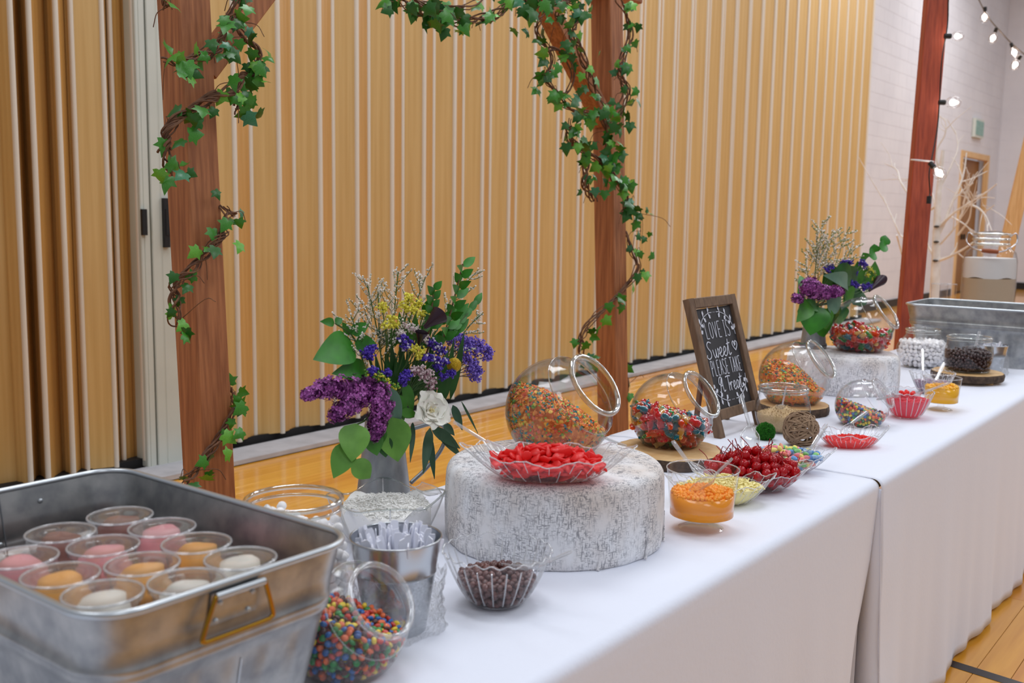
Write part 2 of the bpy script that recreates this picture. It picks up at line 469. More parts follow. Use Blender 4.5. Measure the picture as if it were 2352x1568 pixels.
# painted blocks, recessed joints
def block_course(parent, along, fixed, lo, hi, z0, z1, holes=()):
    m = MB(); zz = z0; row = 0
    while zz < z1:
        x = lo - (0.2 if row % 2 else 0)
        while x < hi:
            a, b = max(x, lo), min(x + 0.396, hi)
            if b - a > 0.03 and not any(h[0] < b and h[1] > a and zz < h[2] for h in holes):
                if along == 'x': m.box((a, fixed - 0.0025, zz), (b, fixed + 0.001, zz + 0.196))
                else: m.box((fixed - 0.0025, a, zz), (fixed + 0.001, b, zz + 0.196))
            x += 0.4
        zz += 0.2; row += 1
    m.build('block_face', 'block_wall', parent=parent, smooth=False, kind='stuff')
block_course(wl, 'x', 5.1, 13.99, 22.48, 0.16, 6.1, holes=[(DX0 - 0.1, DX1 + 0.1, DZ + 0.1)])
block_course(wf, 'y', 22.5, 0.5, 5.08, 0.16, 6.1)
mb = MB(); mb.box((13.99, 5.085, 0.0), (DX0 - 0.1, 5.1, 0.12)); mb.build('baseboard_left', 'baseboard_black', kind='structure', smooth=False)
mb = MB(); mb.box((22.485, -3, 0.0), (22.5, 5.08, 0.14)); mb.build('baseboard_far', 'baseboard_black', kind='structure', smooth=False)
dr = thing('door_1', 'brown double door in a pale wood frame in the far block wall', 'door', (DX0, 5.1, 0)); dr['kind'] = 'structure'
mb = MB(); fw = 0.11
for a, b in (((DX0 + fw / 2, 5.12, 0), (DX0 + fw / 2, 5.12, DZ)), ((DX1 - fw / 2, 5.12, 0), (DX1 - fw / 2, 5.12, DZ))): mb.bar(a, b, fw, 0.09, (1, 0, 0), 0.006)
mb.bar((DX0 + fw, 5.12, DZ - fw / 2), (DX1 - fw, 5.12, DZ - fw / 2), 0.09, fw, (0, 1, 0), 0.006)
mb.build('door_frame', 'door_frame_wood', parent=dr)
mid = (DX0 + DX1) / 2
for a, b in ((DX0 + fw + 0.004, mid - 0.003), (mid + 0.003, DX1 - fw - 0.004)):
    mb = MB(); mb.bar(((a + b) / 2, 5.26, 0.01), ((a + b) / 2, 5.26, DZ - fw - 0.005), b - a, 0.045, (1, 0, 0), 0.003)
    leaf = mb.build('door_leaf', 'door_wood', parent=dr)
    mb = MB(); hx = mid - 0.09 if b < mid else mid + 0.09
    mb.bar((hx, 5.22, 1.0), (hx, 5.22, 1.1), 0.025, 0.03, (1, 0, 0), 0.006); mb.build('door_handle', 'black_metal', parent=leaf)
# exit-height sign box over the door, black gap under it left plain
pbr('sign_green', (118, 160, 150), 0.5, rgb2=(150, 184, 176), scale=20)
pbr('sign_case', (206, 210, 200), 0.5)
s_ = atY(2247, 295, 5.06)
sg = thing('wall_sign', 'small pale green sign box on the far wall above the door', 'sign', (s_[0], 5.094, s_[2] - 0.16))
mb = MB(); mb.bar((s_[0], 5.064, s_[2] - 0.17), (s_[0], 5.064, s_[2] + 0.17), 0.62, 0.06, (1, 0, 0), 0.01); mb.build('case', 'sign_case', parent=sg)
mb = MB(); mb.bar((s_[0], 5.031, s_[2] - 0.13), (s_[0], 5.031, s_[2] + 0.13), 0.54, 0.008, (1, 0, 0), 0.002); mb.build('face_panel', 'sign_green', parent=sg)

# ------------------------------------------------------------------ tables and cloths
YT0, YT1 = 0.79, 1.555
def table(x0, x1, label):
    t = thing('banquet_table', label, 'table', ((x0 + x1) / 2, 1.17, 0), 'banquet tables in the row')
    m = MB(); m.bar(((x0 + x1) / 2, (YT0 + YT1) / 2, T - 0.035), ((x0 + x1) / 2, (YT0 + YT1) / 2, T - 0.006), x1 - x0, YT1 - YT0 - 0.02, (1, 0, 0), 0.006)
    m.build('tabletop', 'table_plastic', parent=t)
    for xx in (x0 + 0.25, x1 - 0.25):
        for yy in (YT0 + 0.1, YT1 - 0.1):
            m = MB(); m.tube([(xx, yy, 0.0), (xx, yy, T - 0.03)], 0.014, 10); m.build('leg', 'table_leg_metal', parent=t)
def wav(x, ph): return 0.5 * math.sin(x * 13 + ph) + 0.3 * math.sin(x * 23 + 1.3 * ph) + 0.25 * math.sin(x * 41 + 2.1 * ph)
def cloth(x0, x1, label, ph, zt=T, dy=0.0, endR=False, endL=False):
    "cloth over one table: flat top, rounded front edge, drop with soft waves to the floor, short back drop"
    nx_ = int((x1 - x0) / 0.02); m = MB(); rows = []
    for i in range(nx_ + 1):
        x = x0 + (x1 - x0) * i / nx_; col = []
        for k in range(7, -1, -1):
            z = zt - 0.02 - 0.25 * k / 7; col.append((x, YT1 + 0.006 + 0.01 * (k / 7) * wav(x, ph + 3), z))
        col.append((x, YT1, zt - 0.004))
        for k in range(1, 14):
            y = YT1 + (YT0 + dy - YT1) * k / 14
            col.append((x, y, zt + 0.0007 * math.sin(7 * x + 11 * y + ph) + 0.0005 * math.sin(31 * x - 9 * y)))
        R = 0.022
        for a in np.linspace(0, PI / 2, 7):
            col.append((x, YT0 + dy + R - R - R * math.sin(a) + 0.010, zt - R * (1 - math.cos(a))))
        for k in range(1, 25):
            v = k / 24; z = zt - R - (zt - R - 0.014) * v
            amp = 0.017 * v ** 1.5
            y = YT0 + dy - R + 0.010 - 0.012 * v + amp * wav(x, ph)
            xx = x
            if endR and x > x1 - 0.5:
                e = (x - (x1 - 0.5)) / 0.5; y += 0.05 * e ** 3 * v; xx = x - 0.12 * e ** 3 * max(0, v - 0.25)
            if endL and x < x0 + 0.30:
                e = 1 - (x - x0) / 0.30; y -= 0.02 * e * e * v * (1 + 0.5 * math.sin(9 * v))
            col.append((xx, y, z))
        rows.append(col)
    m.grid(rows)
    if endL:                                            # the cloth also falls down its own end
        m.grid([[(x0 + 0.001 + 0.004 * math.sin(9 * y + 5 * v), y, zt - 0.003 - (zt - 0.02) * v) for v in np.linspace(0, 1, 12)] for y in np.linspace(YT0 + 0.02, YT1, 30)])
        fe = rows[0][-25:]; m.grid([fe, [(p[0] + 0.004, YT0 + 0.022, p[2]) for p in fe]])
    o = m.build('tablecloth', 'cloth_white', org=((x0 + x1) / 2, (YT0 + YT1) / 2, 0), sharp=180, label=label, category='tablecloth', group='white tablecloths on the row of tables')
    md = o.modifiers.new('thickness', 'SOLIDIFY'); md.thickness = 0.0012; md.offset = -1
    return o
table(-0.55, 2.44, 'folding table hidden under the nearest white cloth')
table(2.50, 5.20, 'folding table hidden under the second white cloth')
table(5.30, 7.10, 'folding table hidden under the far cloth behind the second tub')
cloth(-0.6, 2.4785, 'white tablecloth in front, under the metal tub and the large grey drum', 0.4, endR=True)
cloth(2.479, 5.24, 'second white tablecloth, under the chalkboard and the far tub', 2.1, zt=T + 0.0015, dy=-0.006, endL=True)
cloth(5.27, 7.15, 'white tablecloth on the last table behind the far tub', 4.4)
# stitched hem down the side edge of the second cloth
mb = MB(); mb.tube([(2.480, YT0 - 0.018 - 0.012 * v - 0.02 * v - 0.0 + 0.017 * v ** 1.5 * wav(2.480, 2.1), T - 0.024 - (T - 0.04) * v) for v in np.linspace(0, 1, 30)], 0.0022, 6)
hem = mb.build('hem', 'cloth_white'); tc2 = bpy.data.objects['tablecloth.001']
hem.parent = tc2; hem.location = tuple(-ORG[tc2.name])

# ------------------------------------------------------------------ wooden arch
def wood(name, a, b, **k): return pbr(name, a, 0.6, rgb2=b, scale=6.0, stretch=(14, 14, 0.7), bump=0.12, detail=6, **k)
wood('cedar', (184, 118, 72), (148, 88, 50))
wood('red_stain', (172, 76, 46), (140, 56, 34))
wood('pine', (224, 184, 130), (206, 160, 104))
def leanY(z): return 2.37 + 0.05 * z
arch = thing('wooden_arch', 'brown timber arch of two posts, top beam and braces behind the table', 'arch', (2.77, 2.37, 0))
for px in (1.712, 3.842):
    mb = MB(); mb.bar((px, leanY(0), 0), (px, leanY(2.31), 2.31), 0.102, 0.102, (1, 0, 0), 0.004); mb.build('post', 'cedar', parent=arch)
zb = 2.36
mb = MB(); mb.bar((1.45, leanY(zb), zb), (4.06, leanY(zb), zb), 0.102, 0.1, (0, 1, 0), 0.005); mb.build('top_beam', 'cedar', parent=arch)
for x0, z0, x1, z1 in ((1.752, 1.75, 2.24, 2.30), (3.80, 1.77, 3.28, 2.30)):
    mb = MB(); mb.bar((x0, leanY(z0) - 0.005, z0), (x1, leanY(z1) - 0.005, z1), 0.085, 0.055, (0, 1, 0), 0.004); mb.build('brace', 'cedar', parent=arch)

# ------------------------------------------------------------------ ivy garlands
pbr('twig', (128, 88, 60), 0.75, rgb2=(90, 58, 40), scale=40)
pbr('ivy_deep', (46, 110, 28), 0.36, rgb2=(32, 86, 22), scale=30, sss=0.0)
pbr('ivy_mid', (76, 152, 44), 0.34, rgb2=(54, 120, 32), scale=30)
pbr('ivy_bright', (120, 190, 60), 0.34, rgb2=(88, 156, 46), scale=30)
pbr('ivy_blue', (74, 142, 98), 0.3, rgb2=(50, 110, 70), scale=30)
def ivy_mesh(mat, s=1.0, bend=0.3):
    out = [(0, 0), (0.16, -0.10), (0.42, -0.06), (0.36, 0.16), (0.62, 0.38), (0.32, 0.46), (0.24, 0.62), (0.0, 1.0), (-0.24, 0.62), (-0.32, 0.46), (-0.60, 0.40), (-0.36, 0.16), (-0.40, -0.06), (-0.16, -0.10)]
    m = MB(); V = []
    for x, y in out: V.append((x * s, y * s, -bend * s * (x * x * 0.9 + max(0, y - 0.3) ** 2)))
    mid_ = [(0, 0.25 * s, 0.05 * s), (0, 0.6 * s, 0.02 * s)]
    V += mid_; a, b = 14, 15; f = []
    for i in range(14):
        j = (i + 1) % 14
        top = b if out[i][1] > 0.42 and out[j][1] > 0.42 else a
        f.append((i, j, top))
    f += [(5, 6, b)] if False else []
    f.append((a, 5, b)); f.append((b, 9, a))
    m.add(V, f)
    return m.mesh('ivy_leaf', mat, sharp=180)
IVY = [ivy_mesh(mt, 1.0, bd) for mt, bd in (('ivy_deep', 0.25), ('ivy_deep', 0.5), ('ivy_mid', 0.25), ('ivy_mid', 0.6), ('ivy_bright', 0.35), ('ivy_blue', 0.3))]
TOC = np.array([-0.62, -0.75, 0.2]); TOC /= np.linalg.norm(TOC)
LEAFN = 0
def strand(parent, pts, Y, twigs=5, rad=0.016, tw=0.0032, leaves=10, size=0.045, drop=1.0, ends=0.0):
    global LEAFN
    W_ = [atY(p[0], p[1], p[2] if len(p) > 2 else Y) for p in pts]
    C = smooth_path(W_, 8); n = len(C)
    tan = np.gradient(C, axis=0); tan /= np.linalg.norm(tan, axis=1)[:, None] + 1e-9
    m = MB()
    for k in range(twigs):
        ph = RNG.random() * 6.28; q = RNG.uniform(0.35, 1.0); fr = RNG.uniform(0.18, 0.4)
        u = np.cross(tan, (0.3, 0.2, 0.9)); u /= np.linalg.norm(u, axis=1)[:, None] + 1e-9; v = np.cross(tan, u)
        a = ph + fr * np.arange(n); jit = np.cumsum(RNG.normal(size=(n, 3)), 0) * 0.0006
        i0, i1 = (0, n) if k < 2 else (RNG.integers(0, max(1, n // 4)), n - RNG.integers(0, max(1, n // 4)))
        P = C + rad * q * (np.cos(a)[:, None] * u + np.sin(a)[:, None] * v) + jit
        if i1 - i0 > 3: m.tube(P[i0:i1], tw * RNG.uniform(0.6, 1.2), 5)
    for k in range(max(2, leaves // 3)):                    # loose tendrils
        i = RNG.integers(0, n); p = C[i]; d = RNG.normal(size=3) * 0.03
        m.tube(smooth_path([p, p + d, p + d * 1.4 + (0, 0, -0.03)], 4), 0.0012, 4)
    m.build('vine', 'twig', parent=parent)
    leaves = int(leaves * 1.36)
    for k in range(leaves):
        i = int((k + RNG.random()) / leaves * (n - 1)); p = C[i]
        off = RNG.normal(size=3) * 0.022 + np.array([0, -0.018, -0.012 * drop]) + TOC * 0.012
        b = p + off
        d = np.array([RNG.normal() * 0.75, RNG.normal() * 0.35, -0.6 * drop + RNG.normal() * 0.5])
        up = TOC + RNG.normal(size=3) * 0.45
        F = frame(d, up) * (size * 0.66 * RNG.uniform(0.75, 1.25))
        me = IVY[int(RNG.choice(6, p=(0.22, 0.18, 0.22, 0.14, 0.14, 0.10)))]
        o = bpy.data.objects.new('ivy_leaf', me); COL.objects.link(o); o.parent = parent
        MM = Matrix([list(F[r]) + [0] for r in range(3)] + [[0, 0, 0, 1]]); l = b - ORG[parent.name]
        for r in range(3): MM[r][3] = l[r]
        o.matrix_local = MM
        LEAFN += 1
gl_ = thing('ivy_garland', 'twiggy ivy garland wound round the left arch post', 'garland', (1.71, 2.33, 0.8))
YL = 2.335
strand(gl_, [(368, -12), (376, 6), (386, 16)], YL, 3, 0.01, leaves=2, size=0.055)
strand(gl_, [(372, 146), (400, 143), (440, 137), (480, 122), (508, 92), (522, 55), (540, 20), (552, -12)], YL, 7, 0.018, leaves=20, size=0.062)
strand(gl_, [(536, 40), (560, 84), (586, 118), (594, 150), (580, 186), (560, 172), (548, 200), (556, 236), (540, 254)], YL + 0.05, 6, 0.015, leaves=20, size=0.062)
strand(gl_, [(566, 178), (530, 205), (490, 226), (450, 243), (412, 268), (388, 300), (378, 335), (384, 372), (394, 398)], YL, 8, 0.017, leaves=16, size=0.06)
strand(gl_, [(498, 458, 2.40), (516, 492, 2.36), (512, 530, 2.34), (490, 566), (458, 600), (424, 628), (402, 662), (400, 705), (414, 745), (418, 752)], YL, 7, 0.017, leaves=13, size=0.056)
strand(gl_, [(505, 465, 2.42), (535, 488, 2.40), (520, 500, 2.38), (508, 545, 2.36)], YL, 4, 0.012, tw=0.002, leaves=2, size=0.05)
strand(gl_, [(520, 868, 2.40), (538, 905, 2.37), (534, 950, 2.35), (508, 1000), (478, 1042), (448, 1084), (420, 1106)], YL, 5, 0.011, leaves=13, size=0.058)
gr_ = thing('ivy_garland', 'ivy garland draped along the beam and down the right arch post', 'garland', (3.84, 2.33, 0.8))
YR = 2.35
strand(gr_, [(893, -8), (930, 12), (975, 28), (1020, 42), (1072, 50), (1120, 38), (1165, 18), (1200, -4)], YR, 7, 0.02, leaves=26, size=0.075)
strand(gr_, [(915, -14), (960, 8), (1010, 22), (1060, 20), (1110, -6)], YR, 5, 0.018, leaves=10, size=0.072)
strand(gr_, [(1190, -6), (1220, 12), (1250, 4), (1300, -4), (1340, -8)], YR - 0.04, 5, 0.018, leaves=14, size=0.072)
strand(gr_, [(1268, 10), (1240, 40), (1238, 88), (1262, 132), (1255, 178), (1272, 214), (1308, 246), (1348, 262), (1384, 258), (1408, 238)], YR, 6, 0.017, leaves=26, size=0.07)
strand(gr_, [(1292, 55), (1282, 24), (1304, 4), (1326, 34), (1312, 74), (1330, 112), (1346, 156), (1362, 200), (1384, 248)], YR - 0.03, 6, 0.016, leaves=18, size=0.066)
strand(gr_, [(1255, 140), (1262, 110), (1290, 120), (1314, 170), (1300, 214), (1290, 222)], YR, 4, 0.013, leaves=8, size=0.066)
strand(gr_, [(1418, -6), (1440, 36), (1448, 88), (1426, 150), (1430, 184), (1440, 214), (1422, 258), (1392, 296)], YR - 0.03, 6, 0.016, leaves=20, size=0.068)
strand(gr_, [(1312, 268), (1304, 298), (1326, 336), (1366, 366), (1402, 396), (1430, 432), (1446, 468), (1436, 492)], YR - 0.03, 8, 0.018, leaves=34, size=0.07)
strand(gr_, [(1384, 268), (1396, 320), (1390, 380), (1416, 420)], YR - 0.04, 5, 0.014, leaves=22, size=0.07)
strand(gr_, [(1348, 362), (1342, 406), (1350, 438), (1366, 462)], YR, 6, 0.015, leaves=5, size=0.06)
strand(gr_, [(1434, 532, 2.42), (1450, 572, 2.38), (1466, 606, 2.35), (1452, 644), (1418, 680), (1382, 712), (1352, 746), (1334, 782), (1336, 808), (1346, 832)], YR, 6, 0.016, leaves=17, size=0.066)
strand(gr_, [(1470, 480), (1474, 520), (1470, 545)], YR, 2, 0.004, tw=0.0015, leaves=4, size=0.05)
strand(gr_, [(1436, 862, 2.40), (1442, 884, 2.38), (1438, 905, 2.38)], YR, 3, 0.01, leaves=3, size=0.07)

# ------------------------------------------------------------------ red post with bulbs, far lights, pine post
pbr('cord_black', (20, 20, 20), 0.5); pbr('cord_brown', (110, 96, 84), 0.5); pbr('tie_white', (228, 222, 220), 0.5)
pbr('bulb_glow', (255, 236, 222), 0.3, emit=40.0)
BGL = thin('bulb_glass', edge=0.9, f0=0.06)
rp0, rp1 = atY(2088, 720, 1.69), atY(2150, 0, 1.69)
dd = (rp1 - rp0) / (rp1[2] - rp0[2])
redp = thing('red_post', 'tall red stained timber post with bulbs behind the far tub', 'post', rp0 - dd * rp0[2])
mb = MB(); mb.bar(rp0 - dd * rp0[2], rp0 + dd * (3.2 - rp0[2]), 0.112, 0.105, (math.cos(math.radians(-62)), math.sin(math.radians(-62)), 0), 0.006)
mb.build('timber', 'red_stain', parent=redp)
def bulb(c, axis, label, r=0.03, group='round string light bulbs', lit=True):
    "globe bulb in its socket, hanging from a cord at c along axis"
    ax = np.asarray(axis, float); ax /= np.linalg.norm(ax); c = np.asarray(c, float)
    t = thing('light_bulb', label, 'light bulb', c, group)
    m = MB(); m.lathe([(0, 0), (0.013, 0), (0.014, 0.03), (0.011, 0.036), (0.0, 0.036)], 14, c, ax); m.build('socket', 'cord_black', parent=t)
    m = MB(); prof = [(0.010, 0.034)] + [(r * math.sin(a), 0.036 + r * 1.25 - r * 1.25 * math.cos(a)) for a in np.linspace(0.4, PI, 12)]
    m.lathe(prof, 18, c, ax); gb_ = m.build('globe', 'bulb_glass', parent=t, sharp=180)
    m = MB(); m.ell(c + ax * (0.036 + r * 1.15), (r * 0.5,) * 3, 8, 12); m.build('filament_glow', 'bulb_glow', parent=gb_, sharp=180)
    return t
YP = 1.69
pc = thing('black_cable', 'black light cord running down the red post to a plug', 'cord', atY(2160, 60, YP - 0.05))
path = [atY(p, q, YP - 0.085) for p, q in ((2178, -10), (2176, 60), (2163, 140), (2158, 230), (2152, 300), (2140, 365), (2134, 400), (2136, 440), (2134, 452))]
mb = MB(); mb.tube(smooth_path(path, 5), 0.0035, 6); mb.build('cable', 'cord_black', parent=pc)
mb = MB(); pp = atY(2134, 458, YP - 0.09); mb.bar(pp + (0, 0, 0.018), pp - (0, 0, 0.022), 0.026, 0.02, (1, 0, 0), 0.003); mb.build('plug', 'cord_black', parent=pc)
bulb(atY(2169, 83, YP - 0.085), (0.55, -0.8, 0.0), 'clear globe bulb sticking out sideways near the top of the red post', 0.026)
bulb(atY(2156, 235, YP - 0.085), (0.55, -0.8, 0.0), 'lit globe bulb sticking out sideways halfway up the red post', 0.032)
bulb(atY(2136, 374, YP - 0.11), (-0.1, -0.5, -0.5), 'lit globe bulb against the red post below the white tie', 0.032)
t_ = thing('cable_tie', 'white tie round the red post above the lowest bulb', 'tie', atY(2118, 369, YP - 0.08))
ca = [atY(p, q, YP + d) for p, q, d in ((2093, 367, -0.02), (2098, 367, -0.09), (2120, 369, -0.12), (2142, 371, -0.085), (2146, 372, 0.0))]
mb = MB(); mb.tube(smooth_path(ca, 4), 0.0045, 6); mb.build('tie_loop', 'tie_white', parent=t_)
XS = 9.0
lc = thing('string_light_cable', 'hanging cord of string lights against the white wall', 'cord', atX(2300, 80, XS))
path = [atX(p, q, XS) for p, q in ((2236, -22), (2250, 2), (2264, 30), (2280, 52), (2300, 74), (2320, 96), (2340, 114), (2365, 134), (2400, 158))]
mb = MB(); mb.tube(smooth_path(path, 5), 0.006, 6); mb.build('cable', 'cord_brown', parent=lc)
for p, q, ax, lb in ((2263, 16, (0, 0, -1), 'lit bulb on the hanging cord, topmost'), (2289, 64, (0.1, 0.25, -0.8), 'lit bulb on the hanging cord, second from the top'),
                     (2322, 99, (0.1, -0.35, -0.9), 'lit bulb on the hanging cord, third from the top'), (2345, 127, (0.1, 0.4, -0.7), 'lit bulb on the hanging cord, lowest in view')):
    bulb(atX(p, q, XS), ax, lb, 0.036)
for k in range(2): pass
XPN = 9.5
b0, b1 = atX(2322, 528, XPN), atX(2368, 330, XPN); dz = (b1 - b0) / (b1[2] - b0[2])
pn = thing('pine_post', 'leaning pale pine post behind the big glass drink jar', 'post', b0 - dz * b0[2])
mb = MB(); mb.bar(b0 - dz * b0[2], b0 + dz * 2.2, 0.12, 0.09, (0.3, -0.95, 0), 0.005); mb.build('timber', 'pine', parent=pn)

# ------------------------------------------------------------------ white painted branches
pbr('branch_white', (240, 236, 230), 0.7, rgb2=(222, 212, 200), scale=12)
pbr('birch_knot', (60, 54, 48), 0.8)
XB = 7.6
bt = thing('branch_tree', 'white bare branch tree standing behind the red post', 'tree', (XB, atX(2150, 640, XB)[1], 0))
bp0 = ORG[bt.name]
mb = MB(); tr = [bp0] + [atX(p, q, XB) for p, q in ((2148, 640), (2150, 560), (2154, 470), (2160, 400), (2166, 345))]
mb.tube(smooth_path(tr, 6), np.linspace(0.038, 0.012, 31), 10); mb.build('trunk', 'branch_white', parent=bt)
def twigline(pts, r0, dx=0.0):
    m = MB(); W_ = [atX(p[0], p[1], XB + dx * i / len(pts)) for i, p in enumerate(pts)]
    C = smooth_path(W_, 5); m.tube(C, np.linspace(r0, r0 * 0.35, len(C)), 6)
    for k in range(3):
        i = int(RNG.integers(len(C) // 3, len(C) - 1)); d = C[min(i + 1, len(C) - 1)] - C[i - 1]; d = d / np.linalg.norm(d)
        e = C[i] + (d + RNG.normal(size=3) * 0.45) * RNG.uniform(0.10, 0.22)
        m.tube(smooth_path([C[i], (C[i] + e) / 2 + RNG.normal(size=3) * 0.01, e], 4), np.linspace(r0 * 0.45, r0 * 0.2, 9), 5)
    m.build('branch', 'branch_white', parent=bt)
for pts, r, dx in (([(2151, 600), (2190, 585), (2240, 555)], 0.013, -0.2), ([(2150, 595), (2130, 560), (2125, 525)], 0.010, 0.3), ([(2152, 545), (2170, 510), (2185, 470), (2205, 425), (2215, 390), (2220, 350)], 0.012, 0.1),
                   ([(2158, 520), (2190, 490), (2220, 470), (2260, 445), (2290, 422)], 0.011, -0.3), ([(2225, 468), (2250, 480), (2266, 500), (2278, 530)], 0.009, -0.3), ([(2155, 470), (2110, 500), (2075, 545), (2050, 500), (2028, 450)], 0.010, 0.4),
                   ([(2060, 540), (2075, 600)], 0.007, 0.4), ([(2160, 400), (2150, 350), (2170, 310), (2172, 280), (2155, 265)], 0.008, 0.0), ([(2110, 480), (2070, 420), (2060, 390), (2032, 375)], 0.008, 0.4),
                   ([(2160, 430), (2185, 380), (2200, 340), (2195, 300)], 0.008, 0.2), ([(2213, 468), (2222, 435), (2235, 420)], 0.008, -0.2), ([(2205, 500), (2225, 455), (2215, 425)], 0.008, -0.2), ([(2230, 470), (2205, 425)], 0.007, -0.2), ([(2180, 495), (2215, 515), (2240, 540)], 0.007, -0.2), ([(2200, 540), (2225, 505), (2232, 470), (2244, 440)], 0.008, -0.3), ([(2258, 490), (2285, 470)], 0.006, -0.3), ([(2160, 560), (2195, 520), (2210, 490)], 0.008, -0.2), ([(2140, 450), (2115, 415), (2090, 405)], 0.007, 0.3), ([(2152, 500), (2140, 440), (2120, 390), (2112, 340)], 0.008, 0.3)):
    twigline(pts, r, dx)
for p, q in ((2150, 520), (2149, 555), (2147, 598), (2160, 405)):
    mb = MB(); mb.ell(atX(p, q, XB) + np.array([-0.03, -0.012, 0]), (0.02, 0.02, 0.008), 6, 10); mb.build('knot', 'birch_knot', parent=bt)

# ------------------------------------------------------------------ flowers in galvanised pitchers
pbr('galv_grey', (168, 172, 176), 0.42, metal=0.55, rgb2=(140, 145, 150), scale=14, stretch=(3, 3, 1.2), detail=8, bump=0.04)
pbr('galv_dark', (120, 124, 128), 0.4, metal=0.8)
pbr('stem_green', (70, 104, 48), 0.6); pbr('stem_brown', (104, 78, 50), 0.7)
pbr('leaf_green', (70, 136, 38), 0.45, rgb2=(52, 110, 28), scale=22)
pbr('leaf_fresh', (114, 168, 66), 0.5, rgb2=(90, 144, 48), scale=22)
pbr('leaf_dark', (36, 96, 22), 0.45, rgb2=(24, 72, 18), scale=22)
pbr('leaf_glossy', (54, 138, 26), 0.42, rgb2=(38, 110, 20), scale=22)
pbr('leaf_grey', (96, 132, 106), 0.5, rgb2=(78, 114, 92), scale=22)
pbr('leaf_willow', (58, 96, 70), 0.45, rgb2=(44, 80, 56), scale=22)
pbr('lilac_a', (140, 54, 134), 0.6); pbr('lilac_b', (104, 34, 102), 0.6); pbr('lilac_c', (172, 90, 168), 0.6)
pbr('statice_a', (76, 46, 168), 0.6); pbr('statice_b', (54, 30, 132), 0.6); pbr('statice_w', (222, 214, 232), 0.7)
pbr('lavender_a', (142, 118, 216), 0.6); pbr('lavender_b', (88, 62, 160), 0.6)
pbr('solidago', (238, 228, 84), 0.6); pbr('solidago_b', (210, 202, 60), 0.6)
pbr('caspia_white', (240, 234, 224), 0.7); pbr('caspia_grey', (206, 198, 180), 0.7); pbr('caspia_green', (150, 156, 96), 0.7)
pbr('wax_pink', (212, 190, 192), 0.6); pbr('wax_dark', (140, 96, 108), 0.6)
pbr('petal_white', (246, 244, 232), 0.5, sss=0.1); pbr('peony_heart', (238, 226, 176), 0.6)
pbr('calla_dark', (46, 16, 34), 0.35); pbr('calla_dark_b', (34, 12, 28), 0.35)
pbr('craspedia', (222, 186, 34), 0.7, rgb2=(196, 156, 20), scale=160, bump=0.5, bscale=220)

def leaf_between(b, t, wd, mat, parent, name='leaf', up=None, cup=0.12, bend=0.1, tipw=0.42, n=9):
    "leaf blade from base b to tip t, width wd, its face turned towards up"
    b, t = np.asarray(b, float), np.asarray(t, float); L = np.linalg.norm(t - b)
    F = frame(t - b, TOC if up is None else up); x, d, z = F[:, 0], F[:, 1], F[:, 2]
    P = []
    for i in range(n + 1):
        s = i / n; wv = wd / 2 * (s ** 0.6) * ((1 - s) ** 1.0) * 2.8 if 0 < s < 1 else 0.0006
        mid_ = b + d * L * s + z * (bend * L * math.sin(PI * s))
        row = []
        for k in (-1, -0.55, 0, 0.55, 1):
            row.append(mid_ + x * wv * k + z * (cup * wv * (abs(k) ** 1.5) + 0.04 * wv * math.sin(9 * s + 2 * k)))
        P.append(row)
    m = MB(); m.grid(P); return m.build(name, mat, parent=parent, sharp=180)
def florets(m, c, dirs, size, mi=0, petals=4):
    for p, d in zip(c, dirs):
        F = frame(d, rand_rot()[0]) * size; x, n_, y = F[:, 0], F[:, 1], F[:, 2]
        for k in range(petals):
            a = 2 * PI * k / petals + 0.3; u = math.cos(a) * x + math.sin(a) * y; v = -math.sin(a) * x + math.cos(a) * y
            q = int(RNG.integers(0, 3)) if mi is None else mi
            m.add([p, p + 0.6 * u + 0.36 * v + 0.12 * n_, p + 1.05 * u + 0.05 * n_, p + 0.6 * u - 0.36 * v + 0.12 * n_], [(0, 1, 2, 3)], q)
def blobs(m, C, r, mi=None, nm=2):
    V = np.array([(1, 0, 0), (-1, 0, 0), (0, 1, 0), (0, -1, 0), (0, 0, 1), (0, 0, -1)], float)
    Fc = [(0, 2, 4), (2, 1, 4), (1, 3, 4), (3, 0, 4), (2, 0, 5), (1, 2, 5), (3, 1, 5), (0, 3, 5)]
    for c in C: m.add(c + (V * (r * RNG.uniform(0.7, 1.3))) @ rand_rot().T, Fc, int(RNG.integers(0, nm)) if mi is None else mi)

